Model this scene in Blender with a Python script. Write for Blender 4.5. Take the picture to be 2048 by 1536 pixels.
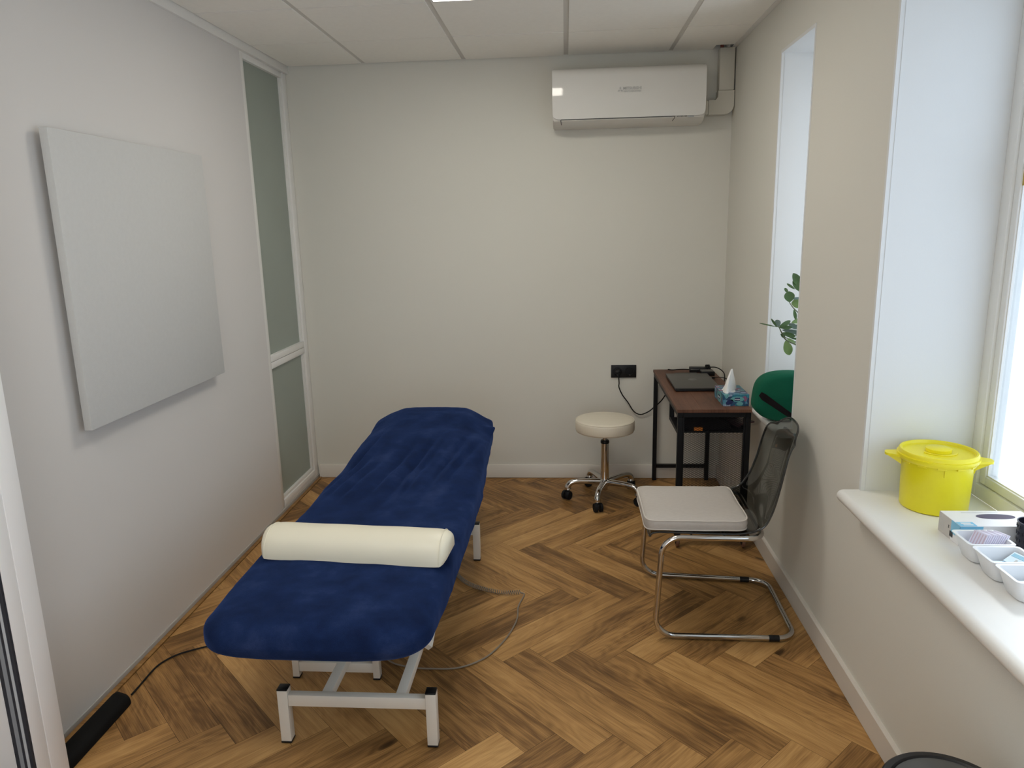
import bpy, bmesh, math, random
from mathutils import Vector, Matrix, noise

for o in list(bpy.data.objects):
    bpy.data.objects.remove(o, do_unlink=True)
sc = bpy.context.scene
COL = sc.collection
PI = math.pi

# ------------------------------------------------------------------ camera
def set_camera():
    yaw, pitch, roll = -0.0758, 0.2152, -0.0231
    cy, sy, cp, sp, cr, sr = (math.cos(yaw), math.sin(yaw), math.cos(pitch),
                              math.sin(pitch), math.cos(roll), math.sin(roll))
    f = Vector((sy * cp, cy * cp, -sp)); r = Vector((cy, -sy, 0)); u = r.cross(f)
    r2 = r * cr + u * sr; u2 = -r * sr + u * cr
    cd = bpy.data.cameras.new('camera'); cam = bpy.data.objects.new('camera', cd); COL.objects.link(cam)
    M = Matrix((r2, u2, -f)).transposed().to_4x4()
    M.translation = Vector((1.6647, -4.5705, 1.6309))
    cam.matrix_world = M
    cd.sensor_fit = 'HORIZONTAL'; cd.sensor_width = 36.0
    cd.lens = 36.0 * 1459.11 / 2048.0
    cd.clip_start = 0.02
    sc.camera = cam
set_camera()

# ------------------------------------------------------------------ light and exposure
SKY = 2.9            # overcast daylight outside the windows
SUN = 6.0            # softened by the frosted panes
LED = 15.0            # ceiling light panels, one of them an unseen added fill
sc.view_settings.view_transform = 'Standard'
sc.view_settings.look = 'None'
sc.view_settings.gamma = 1.0
sc.view_settings.use_curve_mapping = False
sc.view_settings.exposure = 0.0
try:
    sc.cycles.caustics_reflective = False
    sc.cycles.caustics_refractive = False
    sc.cycles.max_bounces = 10
    sc.cycles.diffuse_bounces = 6
    sc.cycles.transparent_max_bounces = 16
    sc.cycles.sample_clamp_indirect = 6.0
except Exception:
    pass
world = bpy.data.worlds.new('sky'); sc.world = world; world.use_nodes = True
bgn = world.node_tree.nodes['Background']
bgn.inputs['Color'].default_value = (0.84, 0.92, 1.0, 1); bgn.inputs['Strength'].default_value = SKY

def portal(name, loc, sx, sz, rot=(PI / 2, 0, PI / 2)):
    ld = bpy.data.lights.new(name, 'AREA'); ld.shape = 'RECTANGLE'; ld.size = sx; ld.size_y = sz
    lo = bpy.data.objects.new(name, ld); COL.objects.link(lo); lo.location = loc
    lo.rotation_euler = rot      # the default faces -x, into the room
    ld.cycles.is_portal = True
sd = bpy.data.lights.new('sun', 'SUN'); sd.energy = SUN; sd.angle = math.radians(16); sd.color = (1.0, 0.97, 0.92)
so = bpy.data.objects.new('sun', sd); COL.objects.link(so)
so.rotation_euler = Vector((0.42, 0.91, 1.38)).to_track_quat('Z', 'Y').to_euler()

# ------------------------------------------------------------------ room measures (metres)
W, H = 2.639, 2.585
YN = -5.4                       # wall behind the camera
XO = 3.07                       # outer face of the window wall
XF = 2.976                      # inner face of the window frames
SILL = 0.741
W1 = (-1.447, -0.977)           # far window opening (y range)
W2 = (-4.15, -2.19)             # near window opening
HEAD = 2.365
portal('window_portal_near', (XO + .02, (W2[0] + W2[1]) / 2, (SILL + HEAD) / 2), W2[1] - W2[0], HEAD - SILL)
portal('window_portal_far', (XO + .02, (W1[0] + W1[1]) / 2, (SILL + HEAD) / 2), W1[1] - W1[0], HEAD - SILL)

portal('added_opening_portal', (1.40, YN - .22, 1.05), 1.0, 2.1, (PI / 2, 0, 0))  # guides sky light through the opening added in the near wall

# ------------------------------------------------------------------ materials
def new_mat(name):
    m = bpy.data.materials.new(name); m.use_nodes = True
    nt = m.node_tree
    return m, nt, nt.nodes, nt.links, nt.nodes['Principled BSDF']

def N(nt, t, **kw):
    n = nt.nodes.new(t)
    for k, v in kw.items():
        setattr(n, k, v)
    return n

def coords(nt, scale=(1, 1, 1), rand=0.0, kind='Object'):
    tc = N(nt, 'ShaderNodeTexCoord'); mp = N(nt, 'ShaderNodeMapping')
    mp.inputs['Scale'].default_value = scale
    src = tc.outputs[kind]
    if rand:
        oi = N(nt, 'ShaderNodeObjectInfo')
        vm = N(nt, 'ShaderNodeVectorMath', operation='MULTIPLY_ADD')
        cb = N(nt, 'ShaderNodeCombineXYZ')
        for i, k in enumerate((1.0, 0.37, 0.71)):
            mm = N(nt, 'ShaderNodeMath', operation='MULTIPLY'); mm.inputs[1].default_value = rand * k
            nt.links.new(oi.outputs['Random'], mm.inputs[0]); nt.links.new(mm.outputs[0], cb.inputs[i])
        vm.operation = 'ADD'
        nt.links.new(src, vm.inputs[0]); nt.links.new(cb.outputs[0], vm.inputs[1])
        src = vm.outputs[0]
    nt.links.new(src, mp.inputs['Vector'])
    return mp.outputs[0]

def mat(name, col, rough=0.5, metal=0.0, var=0.04, vscale=8.0, bump=0.0, bscale=200.0, spec=None, coat=0.0, sheen=0.0,
        stretch=(1, 1, 1), sheen_tint=None):
    m, nt, nd, lk, b = new_mat(name)
    b.inputs['Roughness'].default_value = rough; b.inputs['Metallic'].default_value = metal
    if spec is not None: b.inputs['Specular IOR Level'].default_value = spec
    if coat: b.inputs['Coat Weight'].default_value = coat; b.inputs['Coat Roughness'].default_value = 0.06
    if sheen:
        b.inputs['Sheen Weight'].default_value = sheen; b.inputs['Sheen Roughness'].default_value = 0.45
        b.inputs['Sheen Tint'].default_value = (sheen_tint or col) + (1,) if len(sheen_tint or col) == 3 else (sheen_tint or col)
    v = coords(nt, stretch)
    nz = N(nt, 'ShaderNodeTexNoise'); nz.inputs['Scale'].default_value = vscale; nz.inputs['Detail'].default_value = 4
    lk.new(v, nz.inputs['Vector'])
    mx = N(nt, 'ShaderNodeMix', data_type='RGBA')
    mx.inputs[6].default_value = tuple(c * (1 - var) for c in col) + (1,)
    mx.inputs[7].default_value = tuple(min(1, c * (1 + var)) for c in col) + (1,)
    lk.new(nz.outputs['Fac'], mx.inputs[0]); lk.new(mx.outputs[2], b.inputs['Base Color'])
    if bump:
        n2 = N(nt, 'ShaderNodeTexNoise'); n2.inputs['Scale'].default_value = bscale; n2.inputs['Detail'].default_value = 3
        lk.new(v, n2.inputs['Vector'])
        bp = N(nt, 'ShaderNodeBump'); bp.inputs['Strength'].default_value = bump; bp.inputs['Distance'].default_value = 0.002
        lk.new(n2.outputs['Fac'], bp.inputs['Height']); lk.new(bp.outputs[0], b.inputs['Normal'])
    return m

def ramp(nt, stops):
    r = N(nt, 'ShaderNodeValToRGB'); e = r.color_ramp.elements
    while len(e) > 1: e.remove(e[-1])
    e[0].position = stops[0][0]; e[0].color = tuple(stops[0][1]) + (1,)
    for p, c in stops[1:]:
        q = e.new(p); q.color = tuple(c) + (1,)
    return r

def oak(name, dark, mid, light, rough=0.42, rand=60.0, tint=0.28, scale=1.0):
    """wood with the grain along the object's local x axis"""
    m, nt, nd, lk, b = new_mat(name)
    def math_(op, a, c=None, clamp=False):
        n = N(nt, 'ShaderNodeMath', operation=op); n.use_clamp = clamp
        for i, s in enumerate((a, c)):
            if s is None: continue
            if isinstance(s, (int, float)): n.inputs[i].default_value = s
            else: lk.new(s, n.inputs[i])
        return n.outputs[0]
    base = coords(nt, (scale, scale, scale), rand)
    def mapped(sx, sy, sz=1):
        mp = N(nt, 'ShaderNodeMapping'); mp.inputs['Scale'].default_value = (sx, sy, sz); lk.new(base, mp.inputs['Vector']); return mp.outputs[0]
    # knots: sparse cells, squeezed across the grain
    vo = N(nt, 'ShaderNodeTexVoronoi'); vo.inputs['Scale'].default_value = 1.0; vo.inputs['Randomness'].default_value = 1.0
    lk.new(mapped(2.3, 6.5), vo.inputs['Vector'])
    kd = vo.outputs['Distance']
    sc_ = N(nt, 'ShaderNodeSeparateColor'); lk.new(vo.outputs['Color'], sc_.inputs[0])
    some = math_('GREATER_THAN', sc_.outputs[0], 0.62)
    near = math_('MULTIPLY', math_('SUBTRACT', 1.0, math_('MULTIPLY', kd, 2.6), True), some)
    # cathedral rings, bent by large noise and by the knots
    big = N(nt, 'ShaderNodeTexNoise'); big.inputs['Scale'].default_value = 1.0; big.inputs['Detail'].default_value = 2
    lk.new(mapped(2.2, 7.0), big.inputs['Vector'])
    sep = N(nt, 'ShaderNodeSeparateXYZ'); lk.new(base, sep.inputs[0])
    arg = math_('ADD', math_('MULTIPLY', sep.outputs['Y'], 150.0),
                math_('ADD', math_('MULTIPLY', big.outputs['Fac'], 75.0), math_('MULTIPLY', math_('MULTIPLY', near, near), 26.0)))
    rings = math_('ADD', math_('MULTIPLY', math_('SINE', arg), 0.5), 0.5)
    streak = N(nt, 'ShaderNodeTexNoise'); streak.inputs['Scale'].default_value = 1.0; streak.inputs['Detail'].default_value = 5; streak.inputs['Roughness'].default_value = 0.62
    lk.new(mapped(1.1, 30.0), streak.inputs['Vector'])
    cloud = N(nt, 'ShaderNodeTexNoise'); cloud.inputs['Scale'].default_value = 1.0; cloud.inputs['Detail'].default_value = 2
    lk.new(mapped(2.6, 7.0), cloud.inputs['Vector'])
    fine = N(nt, 'ShaderNodeTexNoise'); fine.inputs['Scale'].default_value = 1.0; fine.inputs['Detail'].default_value = 4; fine.inputs['Roughness'].default_value = 0.7
    lk.new(mapped(6.0, 330.0), fine.inputs['Vector'])
    t = math_('ADD', math_('MULTIPLY', streak.outputs['Fac'], 0.62), math_('MULTIPLY', cloud.outputs['Fac'], 0.50))
    t = math_('ADD', t, math_('MULTIPLY', math_('SUBTRACT', rings, 0.5), 0.06))
    t = math_('ADD', t, math_('MULTIPLY', math_('SUBTRACT', fine.outputs['Fac'], 0.5), 0.55))
    oi = N(nt, 'ShaderNodeObjectInfo')
    t = math_('ADD', t, math_('MULTIPLY', math_('SUBTRACT', oi.outputs['Random'], 0.5), tint))
    knot = math_('MULTIPLY', math_('SUBTRACT', 1.0, math_('MULTIPLY', kd, 10.0), True), some)
    t = math_('SUBTRACT', t, math_('MULTIPLY', knot, 0.55))
    t = math_('SUBTRACT', t, math_('MULTIPLY', math_('MULTIPLY', near, near), 0.14))
    cr = ramp(nt, [(0.15, tuple(c * 0.35 for c in dark)), (0.38, dark), (0.58, mid), (0.80, light)])
    lk.new(t, cr.inputs[0]); lk.new(cr.outputs[0], b.inputs['Base Color'])
    b.inputs['Roughness'].default_value = rough; b.inputs['Specular IOR Level'].default_value = 0.25
    bp = N(nt, 'ShaderNodeBump'); bp.inputs['Strength'].default_value = 0.25; bp.inputs['Distance'].default_value = 0.0012
    lk.new(fine.outputs['Fac'], bp.inputs['Height']); lk.new(bp.outputs[0], b.inputs['Normal'])
    return m

def clear(name, tint, gloss_rough=0.05, ior=1.45, bump=0.0, bscale=120):
    """thin clear sheet: tinted see-through with a mirror sheen at glancing angles"""
    m = bpy.data.materials.new(name); m.use_nodes = True; nt = m.node_tree; nt.nodes.clear(); lk = nt.links
    out = N(nt, 'ShaderNodeOutputMaterial'); tr = N(nt, 'ShaderNodeBsdfTransparent'); gl = N(nt, 'ShaderNodeBsdfGlossy')
    nz = N(nt, 'ShaderNodeTexNoise'); nz.inputs['Scale'].default_value = 5; lk.new(coords(nt), nz.inputs['Vector'])
    mx0 = N(nt, 'ShaderNodeMix', data_type='RGBA')
    mx0.inputs[6].default_value = tuple(c * 0.97 for c in tint) + (1,); mx0.inputs[7].default_value = tuple(tint) + (1,)
    lk.new(nz.outputs['Fac'], mx0.inputs[0]); lk.new(mx0.outputs[2], tr.inputs['Color'])
    gl.inputs['Roughness'].default_value = gloss_rough
    fr = N(nt, 'ShaderNodeFresnel'); fr.inputs['IOR'].default_value = ior
    # only the outer face of the sheet mirrors: seen from inside the sheet there is no total reflection
    ge = N(nt, 'ShaderNodeNewGeometry'); sb = N(nt, 'ShaderNodeMath', operation='SUBTRACT'); sb.inputs[0].default_value = 1.0
    ml = N(nt, 'ShaderNodeMath', operation='MULTIPLY')
    lk.new(ge.outputs['Backfacing'], sb.inputs[1]); lk.new(sb.outputs[0], ml.inputs[0]); lk.new(fr.outputs[0], ml.inputs[1])
    mx = N(nt, 'ShaderNodeMixShader'); lk.new(ml.outputs[0], mx.inputs[0]); lk.new(tr.outputs[0], mx.inputs[1]); lk.new(gl.outputs[0], mx.inputs[2])
    lk.new(mx.outputs[0], out.inputs['Surface'])
    if bump:
        n2 = N(nt, 'ShaderNodeTexNoise'); n2.inputs['Scale'].default_value = bscale; lk.new(coords(nt), n2.inputs['Vector'])
        bp = N(nt, 'ShaderNodeBump'); bp.inputs['Strength'].default_value = bump; lk.new(n2.outputs['Fac'], bp.inputs['Height'])
        lk.new(bp.outputs[0], gl.inputs['Normal'])
    return m

def emit(name, col, strength):
    m, nt, nd, lk, b = new_mat(name)
    b.inputs['Base Color'].default_value = (0.8, 0.8, 0.8, 1)
    nz = N(nt, 'ShaderNodeTexNoise'); nz.inputs['Scale'].default_value = 3; lk.new(coords(nt), nz.inputs['Vector'])
    mx = N(nt, 'ShaderNodeMix', data_type='RGBA')
    mx.inputs[6].default_value = tuple(c * 0.98 for c in col) + (1,); mx.inputs[7].default_value = tuple(col) + (1,)
    lk.new(nz.outputs['Fac'], mx.inputs[0]); lk.new(mx.outputs[2], b.inputs['Emission Color'])
    b.inputs['Emission Strength'].default_value = strength
    return m

M = {}
M['wall'] = mat('wall_paint', (0.69, 0.678, 0.622), 0.75, var=0.015, vscale=1.5, bump=0.12, bscale=260, spec=0.25)
M['reveal'] = mat('reveal_paint', (0.72, 0.73, 0.73), 0.55, var=0.012, vscale=2, bump=0.06, bscale=200, spec=0.3)
M['partition'] = mat('partition_panel', (0.66, 0.645, 0.635), 0.6, var=0.015, vscale=1.2, bump=0.05, bscale=300, spec=0.3)
M['white_frame'] = mat('white_lacquer', (0.78, 0.77, 0.75), 0.35, var=0.015)
M['door_white'] = mat('door_white', (0.92, 0.92, 0.93), 0.4, var=0.015)
M['pvc'] = mat('window_pvc', (0.80, 0.80, 0.78), 0.3, var=0.015)
M['sill'] = mat('sill_lacquer', (0.80, 0.79, 0.76), 0.28, var=0.02, vscale=14, bump=0.05, bscale=300)
M['tile'] = mat('ceiling_tile', (0.92, 0.905, 0.865), 0.9, var=0.03, vscale=40, bump=0.25, bscale=420, spec=0.1)
M['joint'] = mat('ceiling_joint', (0.22, 0.215, 0.20), 0.8)
M['tbar'] = mat('ceiling_runner', (0.64, 0.62, 0.585), 0.5, var=0.03)
M['skirting'] = mat('skirting_paint', (0.68, 0.64, 0.58), 0.45, var=0.02)
M['grey_track'] = mat('grey_track', (0.42, 0.41, 0.39), 0.5, var=0.06, vscale=20)
M['dark'] = mat('dark_void', (0.012, 0.011, 0.011), 0.9)
M['redpipe'] = mat('duct_red', (0.25, 0.08, 0.06), 0.6)
M['oak'] = oak('herringbone_oak', (0.180, 0.090, 0.030), (0.400, 0.214, 0.073), (0.580, 0.340, 0.131))
M['oak_edge'] = oak('oak_edging', (0.19, 0.098, 0.034), (0.34, 0.185, 0.065), (0.46, 0.27, 0.105), tint=0.05)
M['desk_wood'] = oak('desk_pine', (0.075, 0.032, 0.018), (0.13, 0.058, 0.034), (0.18, 0.085, 0.05), tint=0.0, scale=0.8, rough=0.5)
M['black_metal'] = mat('black_steel', (0.007, 0.007, 0.008), 0.5, var=0.2, spec=0.2)
M['black_plastic'] = mat('black_plastic', (0.007, 0.007, 0.008), 0.4, var=0.2, spec=0.3)
M['black_rubber'] = mat('black_rubber', (0.009, 0.009, 0.010), 0.7, var=0.2, spec=0.2)
M['cover_black'] = mat('black_cover', (0.006, 0.006, 0.006), 0.8, var=0.2, bump=0.1, spec=0.15)
M['white_steel'] = mat('white_powder_coat', (0.76, 0.725, 0.655), 0.38, var=0.02, vscale=30)
M['chrome'] = mat('chrome', (0.62, 0.60, 0.58), 0.07, metal=1.0, var=0.02)
M['steel'] = mat('brushed_steel', (0.5, 0.48, 0.45), 0.25, metal=1.0, var=0.05)
M['cream_vinyl'] = mat('cream_vinyl', (0.78, 0.74, 0.60), 0.42, var=0.02, vscale=5, bump=0.05, bscale=500)
M['stool_vinyl'] = mat('stool_vinyl', (0.74, 0.68, 0.56), 0.42, var=0.02, vscale=5, bump=0.06, bscale=400)
M['linen'] = mat('linen_weave', (0.50, 0.46, 0.42), 0.9, var=0.10, vscale=60, bump=0.4, bscale=700, spec=0.1, stretch=(1, 4, 1))
M['piping'] = mat('piping', (0.58, 0.54, 0.49), 0.8, var=0.05)
M['panel_grey'] = mat('felt_panel', (0.575, 0.58, 0.575), 0.95, var=0.035, vscale=60, bump=0.3, bscale=600, spec=0.05)
M['panel_back'] = mat('panel_backing', (0.05, 0.05, 0.048), 0.8)
M['ac_white'] = mat('ac_gloss_white', (0.74, 0.73, 0.70), 0.05, var=0.01, spec=0.55)
M['ac_body'] = mat('ac_body_white', (0.66, 0.64, 0.60), 0.4, var=0.015)
M['duct'] = mat('duct_cream', (0.60, 0.58, 0.51), 0.45, var=0.015)
M['logo_grey'] = mat('logo_grey', (0.50, 0.50, 0.49), 0.5)
M['text_dark'] = mat('text_dark', (0.03, 0.03, 0.03), 0.5)
M['lcd'] = mat('lcd_grey', (0.40, 0.41, 0.41), 0.3)
M['yellow'] = mat('yellow_plastic', (0.78, 0.70, 0.012), 0.32, var=0.05, vscale=6)
M['yellow_lid'] = mat('yellow_lid', (0.84, 0.74, 0.02), 0.36, var=0.03, vscale=6)
M['green'] = mat('green_fabric', (0.002, 0.088, 0.047), 0.8, var=0.08, vscale=120, bump=0.2, bscale=600, spec=0.2, sheen=0.08, sheen_tint=(0.1, 0.6, 0.35))
M['strap'] = mat('strap_black', (0.010, 0.007, 0.008), 0.85, spec=0.15)
M['laptop'] = mat('laptop_lid', (0.060, 0.056, 0.050), 0.42, var=0.06, vscale=80)
M['emblem'] = mat('emblem_silver', (0.30, 0.30, 0.29), 0.3, metal=0.6)
M['tissue'] = mat('tissue_paper', (0.86, 0.86, 0.84), 0.9, var=0.03, vscale=15)
M['orange'] = mat('orange_plastic', (0.75, 0.22, 0.02), 0.5)
M['folder'] = mat('plum_folder', (0.09, 0.045, 0.05), 0.55)
M['cable_grey'] = mat('cable_grey', (0.24, 0.20, 0.155), 0.5, var=0.05)
M['cardboard'] = mat('white_carton', (0.80, 0.79, 0.80), 0.4, var=0.02, vscale=30)
M['carton_side'] = mat('carton_side_grey', (0.52, 0.49, 0.46), 0.5, var=0.05, vscale=40)
M['carton_blue'] = mat('carton_blue', (0.20, 0.52, 0.75), 0.4, var=0.03)
M['hole'] = mat('carton_opening', (0.10, 0.085, 0.13), 0.8)
M['tray'] = mat('white_tray', (0.80, 0.81, 0.83), 0.3, var=0.015)
M['sachet'] = mat('sachet_paper', (0.66, 0.79, 0.88), 0.45, var=0.10, vscale=40)
M['sachet_blue'] = mat('sachet_print', (0.28, 0.52, 0.66), 0.45, var=0.08)
M['blister'] = mat('blister_lilac', (0.70, 0.68, 0.80), 0.25, var=0.06, vscale=60)
M['blister_needle'] = mat('blister_copper', (0.56, 0.44, 0.52), 0.35)
M['cup'] = mat('cup_black', (0.014, 0.013, 0.022), 0.32, var=0.2)
M['cup_rim'] = mat('cup_rim', (0.10, 0.10, 0.13), 0.25)
M['bin_black'] = mat('bin_black', (0.012, 0.012, 0.013), 0.4)
M['bin_lid'] = mat('bin_lid_grey', (0.085, 0.09, 0.09), 0.5, var=0.06, vscale=30)
M['wheel_brown'] = mat('wheel_brown', (0.16, 0.075, 0.042), 0.5, var=0.1, vscale=40)
M['leaf'] = mat('leaf_green', (0.060, 0.125, 0.038), 0.38, var=0.3, vscale=14)
M['leaf_light'] = mat('leaf_light_green', (0.17, 0.27, 0.085), 0.38, var=0.25, vscale=14)
M['leaf_blue'] = mat('leaf_grey_green', (0.105, 0.165, 0.14), 0.32, var=0.2, vscale=14)
M['stem'] = mat('plant_stem', (0.10, 0.12, 0.05), 0.6, var=0.2)
M['pot'] = mat('pot_ceramic', (0.55, 0.53, 0.50), 0.4)
M['soil'] = mat('soil', (0.03, 0.02, 0.013), 0.95, var=0.3, vscale=60, bump=0.5)
M['gasket'] = mat('gasket_dark', (0.02, 0.022, 0.032), 0.5)
M['gasket_grey'] = mat('gasket_grey', (0.26, 0.28, 0.31), 0.3)
M['gasket_light'] = mat('gasket_light', (0.50, 0.53, 0.57), 0.25)
M['label_dark'] = mat('label_dark', (0.035, 0.035, 0.05), 0.5)
M['label_yellow'] = mat('label_yellow', (0.50, 0.36, 0.07), 0.5)
M['label_white'] = mat('label_white', (0.75, 0.74, 0.72), 0.5)
M['led'] = emit('led_panel', (1.0, 0.94, 0.83), LED)
M['smoke'] = clear('smoked_acrylic', (0.50, 0.51, 0.50), 0.04, 1.42)
M['smoke_rim'] = mat('smoked_rim', (0.035, 0.035, 0.034), 0.12)
M['pane'] = clear('window_glass', (0.97, 0.985, 1.0), 0.03, 1.4)
M['film_pane'] = clear('window_glass_with_film', (0.78, 0.81, 0.84), 0.3, 1.4, bump=0.3)

def velvet():
    m, nt, nd, lk, b = new_mat('navy_velour')
    v = coords(nt)
    n1 = N(nt, 'ShaderNodeTexNoise'); n1.inputs['Scale'].default_value = 8; n1.inputs['Detail'].default_value = 6; n1.inputs['Roughness'].default_value = 0.6
    lk.new(v, n1.inputs['Vector'])
    cr = ramp(nt, [(0.34, (0.0075, 0.0160, 0.056)), (0.55, (0.0120, 0.0265, 0.092)), (0.74, (0.028, 0.048, 0.135))])
    lk.new(n1.outputs['Fac'], cr.inputs[0])
    n2 = N(nt, 'ShaderNodeTexNoise'); n2.inputs['Scale'].default_value = 550; n2.inputs['Detail'].default_value = 2; lk.new(v, n2.inputs['Vector'])
    mx = N(nt, 'ShaderNodeMix', data_type='RGBA', blend_type='MULTIPLY'); mx.inputs[0].default_value = 0.5
    lk.new(cr.outputs[0], mx.inputs[6]); lk.new(n2.outputs['Fac'], mx.inputs[7]); lk.new(mx.outputs[2], b.inputs['Base Color'])
    b.inputs['Roughness'].default_value = 0.9; b.inputs['Specular IOR Level'].default_value = 0.05
    b.inputs['Sheen Weight'].default_value = 0.35; b.inputs['Sheen Roughness'].default_value = 0.4; b.inputs['Sheen Tint'].default_value = (0.10, 0.20, 0.60, 1)
    bp = N(nt, 'ShaderNodeBump'); bp.inputs['Strength'].default_value = 0.35; bp.inputs['Distance'].default_value = 0.0015
    lk.new(n2.outputs['Fac'], bp.inputs['Height']); lk.new(bp.outputs[0], b.inputs['Normal'])
    return m
M['velvet'] = velvet()

def frosted():
    m = bpy.data.materials.new('frosted_partition_glass'); m.use_nodes = True; nt = m.node_tree; lk = nt.links
    b = nt.nodes['Principled BSDF']; out = nt.nodes['Material Output']
    nz = N(nt, 'ShaderNodeTexNoise'); nz.inputs['Scale'].default_value = 2.0; lk.new(coords(nt), nz.inputs['Vector'])
    cr = ramp(nt, [(0.3, (0.43, 0.48, 0.43)), (0.7, (0.46, 0.51, 0.46))]); lk.new(nz.outputs['Fac'], cr.inputs[0])
    lk.new(cr.outputs[0], b.inputs['Base Color']); b.inputs['Roughness'].default_value = 0.42; b.inputs['Specular IOR Level'].default_value = 0.45
    tl = N(nt, 'ShaderNodeBsdfTranslucent'); tl.inputs['Color'].default_value = (0.55, 0.62, 0.54, 1)
    mx = N(nt, 'ShaderNodeMixShader'); mx.inputs[0].default_value = 0.3
    lk.new(b.outputs[0], mx.inputs[1]); lk.new(tl.outputs[0], mx.inputs[2]); lk.new(mx.outputs[0], out.inputs['Surface'])
    return m
M['frosted'] = frosted()

def floral():
    m, nt, nd, lk, b = new_mat('tissue_carton_print')
    v = coords(nt)
    vo = N(nt, 'ShaderNodeTexVoronoi'); vo.inputs['Scale'].default_value = 42; lk.new(v, vo.inputs['Vector'])
    cr = ramp(nt, [(0.0, (0.02, 0.10, 0.20)), (0.25, (0.03, 0.22, 0.30)), (0.42, (0.10, 0.30, 0.42)), (0.55, (0.30, 0.10, 0.20)), (0.68, (0.35, 0.42, 0.58)), (0.82, (0.02, 0.06, 0.14)), (0.95, (0.16, 0.42, 0.44))])
    cr.color_ramp.interpolation = 'CONSTANT'
    sp = N(nt, 'ShaderNodeSeparateColor'); lk.new(vo.outputs['Color'], sp.inputs[0]); lk.new(sp.outputs[0], cr.inputs[0])
    wv = N(nt, 'ShaderNodeTexWave'); wv.inputs['Scale'].default_value = 45; wv.inputs['Distortion'].default_value = 9; lk.new(v, wv.inputs['Vector'])
    mx = N(nt, 'ShaderNodeMix', data_type='RGBA', blend_type='MULTIPLY'); mx.inputs[0].default_value = 0.45
    lk.new(cr.outputs[0], mx.inputs[6]); lk.new(wv.outputs['Color'], mx.inputs[7]); lk.new(mx.outputs[2], b.inputs['Base Color'])
    b.inputs['Roughness'].default_value = 0.4
    return m
M['floral'] = floral()
M['carton_teal'] = mat('carton_teal_oval', (0.13, 0.36, 0.36), 0.4)
M['carton_navy'] = mat('carton_navy', (0.012, 0.02, 0.09), 0.4)
M['carton_text'] = mat('carton_text', (0.72, 0.66, 0.70), 0.4)

# ------------------------------------------------------------------ mesh helpers
def add_box(bm, x0, x1, y0, y1, z0, z1, bev=0.0, seg=2, mtx=None):
    r = bmesh.ops.create_cube(bm, size=1.0)
    vs = r['verts']
    for v in vs:
        v.co = Vector((x0 + (v.co.x + .5) * (x1 - x0), y0 + (v.co.y + .5) * (y1 - y0), z0 + (v.co.z + .5) * (z1 - z0)))
    if bev > 0:
        es = list({e for v in vs for e in v.link_edges})
        rb = bmesh.ops.bevel(bm, geom=es, offset=bev, segments=seg, profile=0.5, affect='EDGES', clamp_overlap=True)
        vs = list({v for f in rb['faces'] for v in f.verts} | {v for v in vs if v.is_valid})
    if mtx is not None:
        for v in vs:
            if v.is_valid: v.co = mtx @ v.co
    return vs

def spline(pts, n=6, closed=False):
    pts = [Vector(p) for p in pts]; out = []
    m = len(pts)
    rng = range(m) if closed else range(m - 1)
    for i in rng:
        p1, p2 = pts[i], pts[(i + 1) % m]
        p0 = pts[i - 1] if (i > 0 or closed) else p1 * 2 - p2
        p3 = pts[(i + 2) % m] if (i + 2 < m or closed) else p2 * 2 - p1
        for k in range(n):
            t = k / n
            out.append(0.5 * ((2 * p1) + (p2 - p0) * t + (2 * p0 - 5 * p1 + 4 * p2 - p3) * t * t + (3 * p1 - p0 - 3 * p2 + p3) * t ** 3))
    if not closed: out.append(pts[-1])
    return out

def fillet(pts, r, n=7, closed=False):
    """round the corners of a polyline"""
    pts = [Vector(p) for p in pts]; out = []; m = len(pts)
    for i in range(m):
        if not closed and i in (0, m - 1):
            out.append(pts[i]); continue
        p, a, c = pts[i], pts[i - 1], pts[(i + 1) % m]
        da, dc = (a - p), (c - p)
        ang = da.angle(dc)
        if ang > PI - 1e-3: out.append(p); continue
        d = min(r / math.tan(ang / 2), da.length * .49, dc.length * .49)
        rr = d * math.tan(ang / 2)
        s, e = p + da.normalized() * d, p + dc.normalized() * d
        ctr = p + (da.normalized() + dc.normalized()).normalized() * (rr / math.sin(ang / 2))
        va, vc = s - ctr, e - ctr
        tot = va.angle(vc); ax = va.cross(vc).normalized()
        for k in range(n + 1):
            out.append(ctr + Matrix.Rotation(tot * k / n, 3, ax) @ va)
    return out

def add_tube(bm, pts, r, seg=10, closed=False, caps=True, rz=None):
    pts = [Vector(p) for p in pts]
    q = [pts[0]]
    for p in pts[1:]:
        if (p - q[-1]).length > 1e-6: q.append(p)
    pts = q
    if closed and (pts[0] - pts[-1]).length < 1e-6: pts.pop()
    n = len(pts); rings = []
    def tan(i):
        if closed: return (pts[(i + 1) % n] - pts[i - 1]).normalized()
        if i == 0: return (pts[1] - pts[0]).normalized()
        if i == n - 1: return (pts[-1] - pts[-2]).normalized()
        return ((pts[i + 1] - pts[i]).normalized() + (pts[i] - pts[i - 1]).normalized()).normalized()
    t0 = tan(0); up = Vector((0, 0, 1)) if abs(t0.z) < .9 else Vector((0, 1, 0))
    nrm = t0.cross(up).normalized()
    for i in range(n):
        t = tan(i)
        nrm = (nrm - t * nrm.dot(t)).normalized(); bi = t.cross(nrm)
        rr = r(i / (n - 1)) if callable(r) else r
        rings.append([bm.verts.new(pts[i] + (nrm * math.cos(2 * PI * k / seg) + bi * math.sin(2 * PI * k / seg)) * rr) for k in range(seg)])
    for i in range(n if closed else n - 1):
        a, b = rings[i], rings[(i + 1) % n]
        for k in range(seg):
            f = bm.faces.new((a[k], a[(k + 1) % seg], b[(k + 1) % seg], b[k])); f.smooth = True
    if caps and not closed:
        bm.faces.new(rings[0][::-1]); bm.faces.new(rings[-1])

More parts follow.
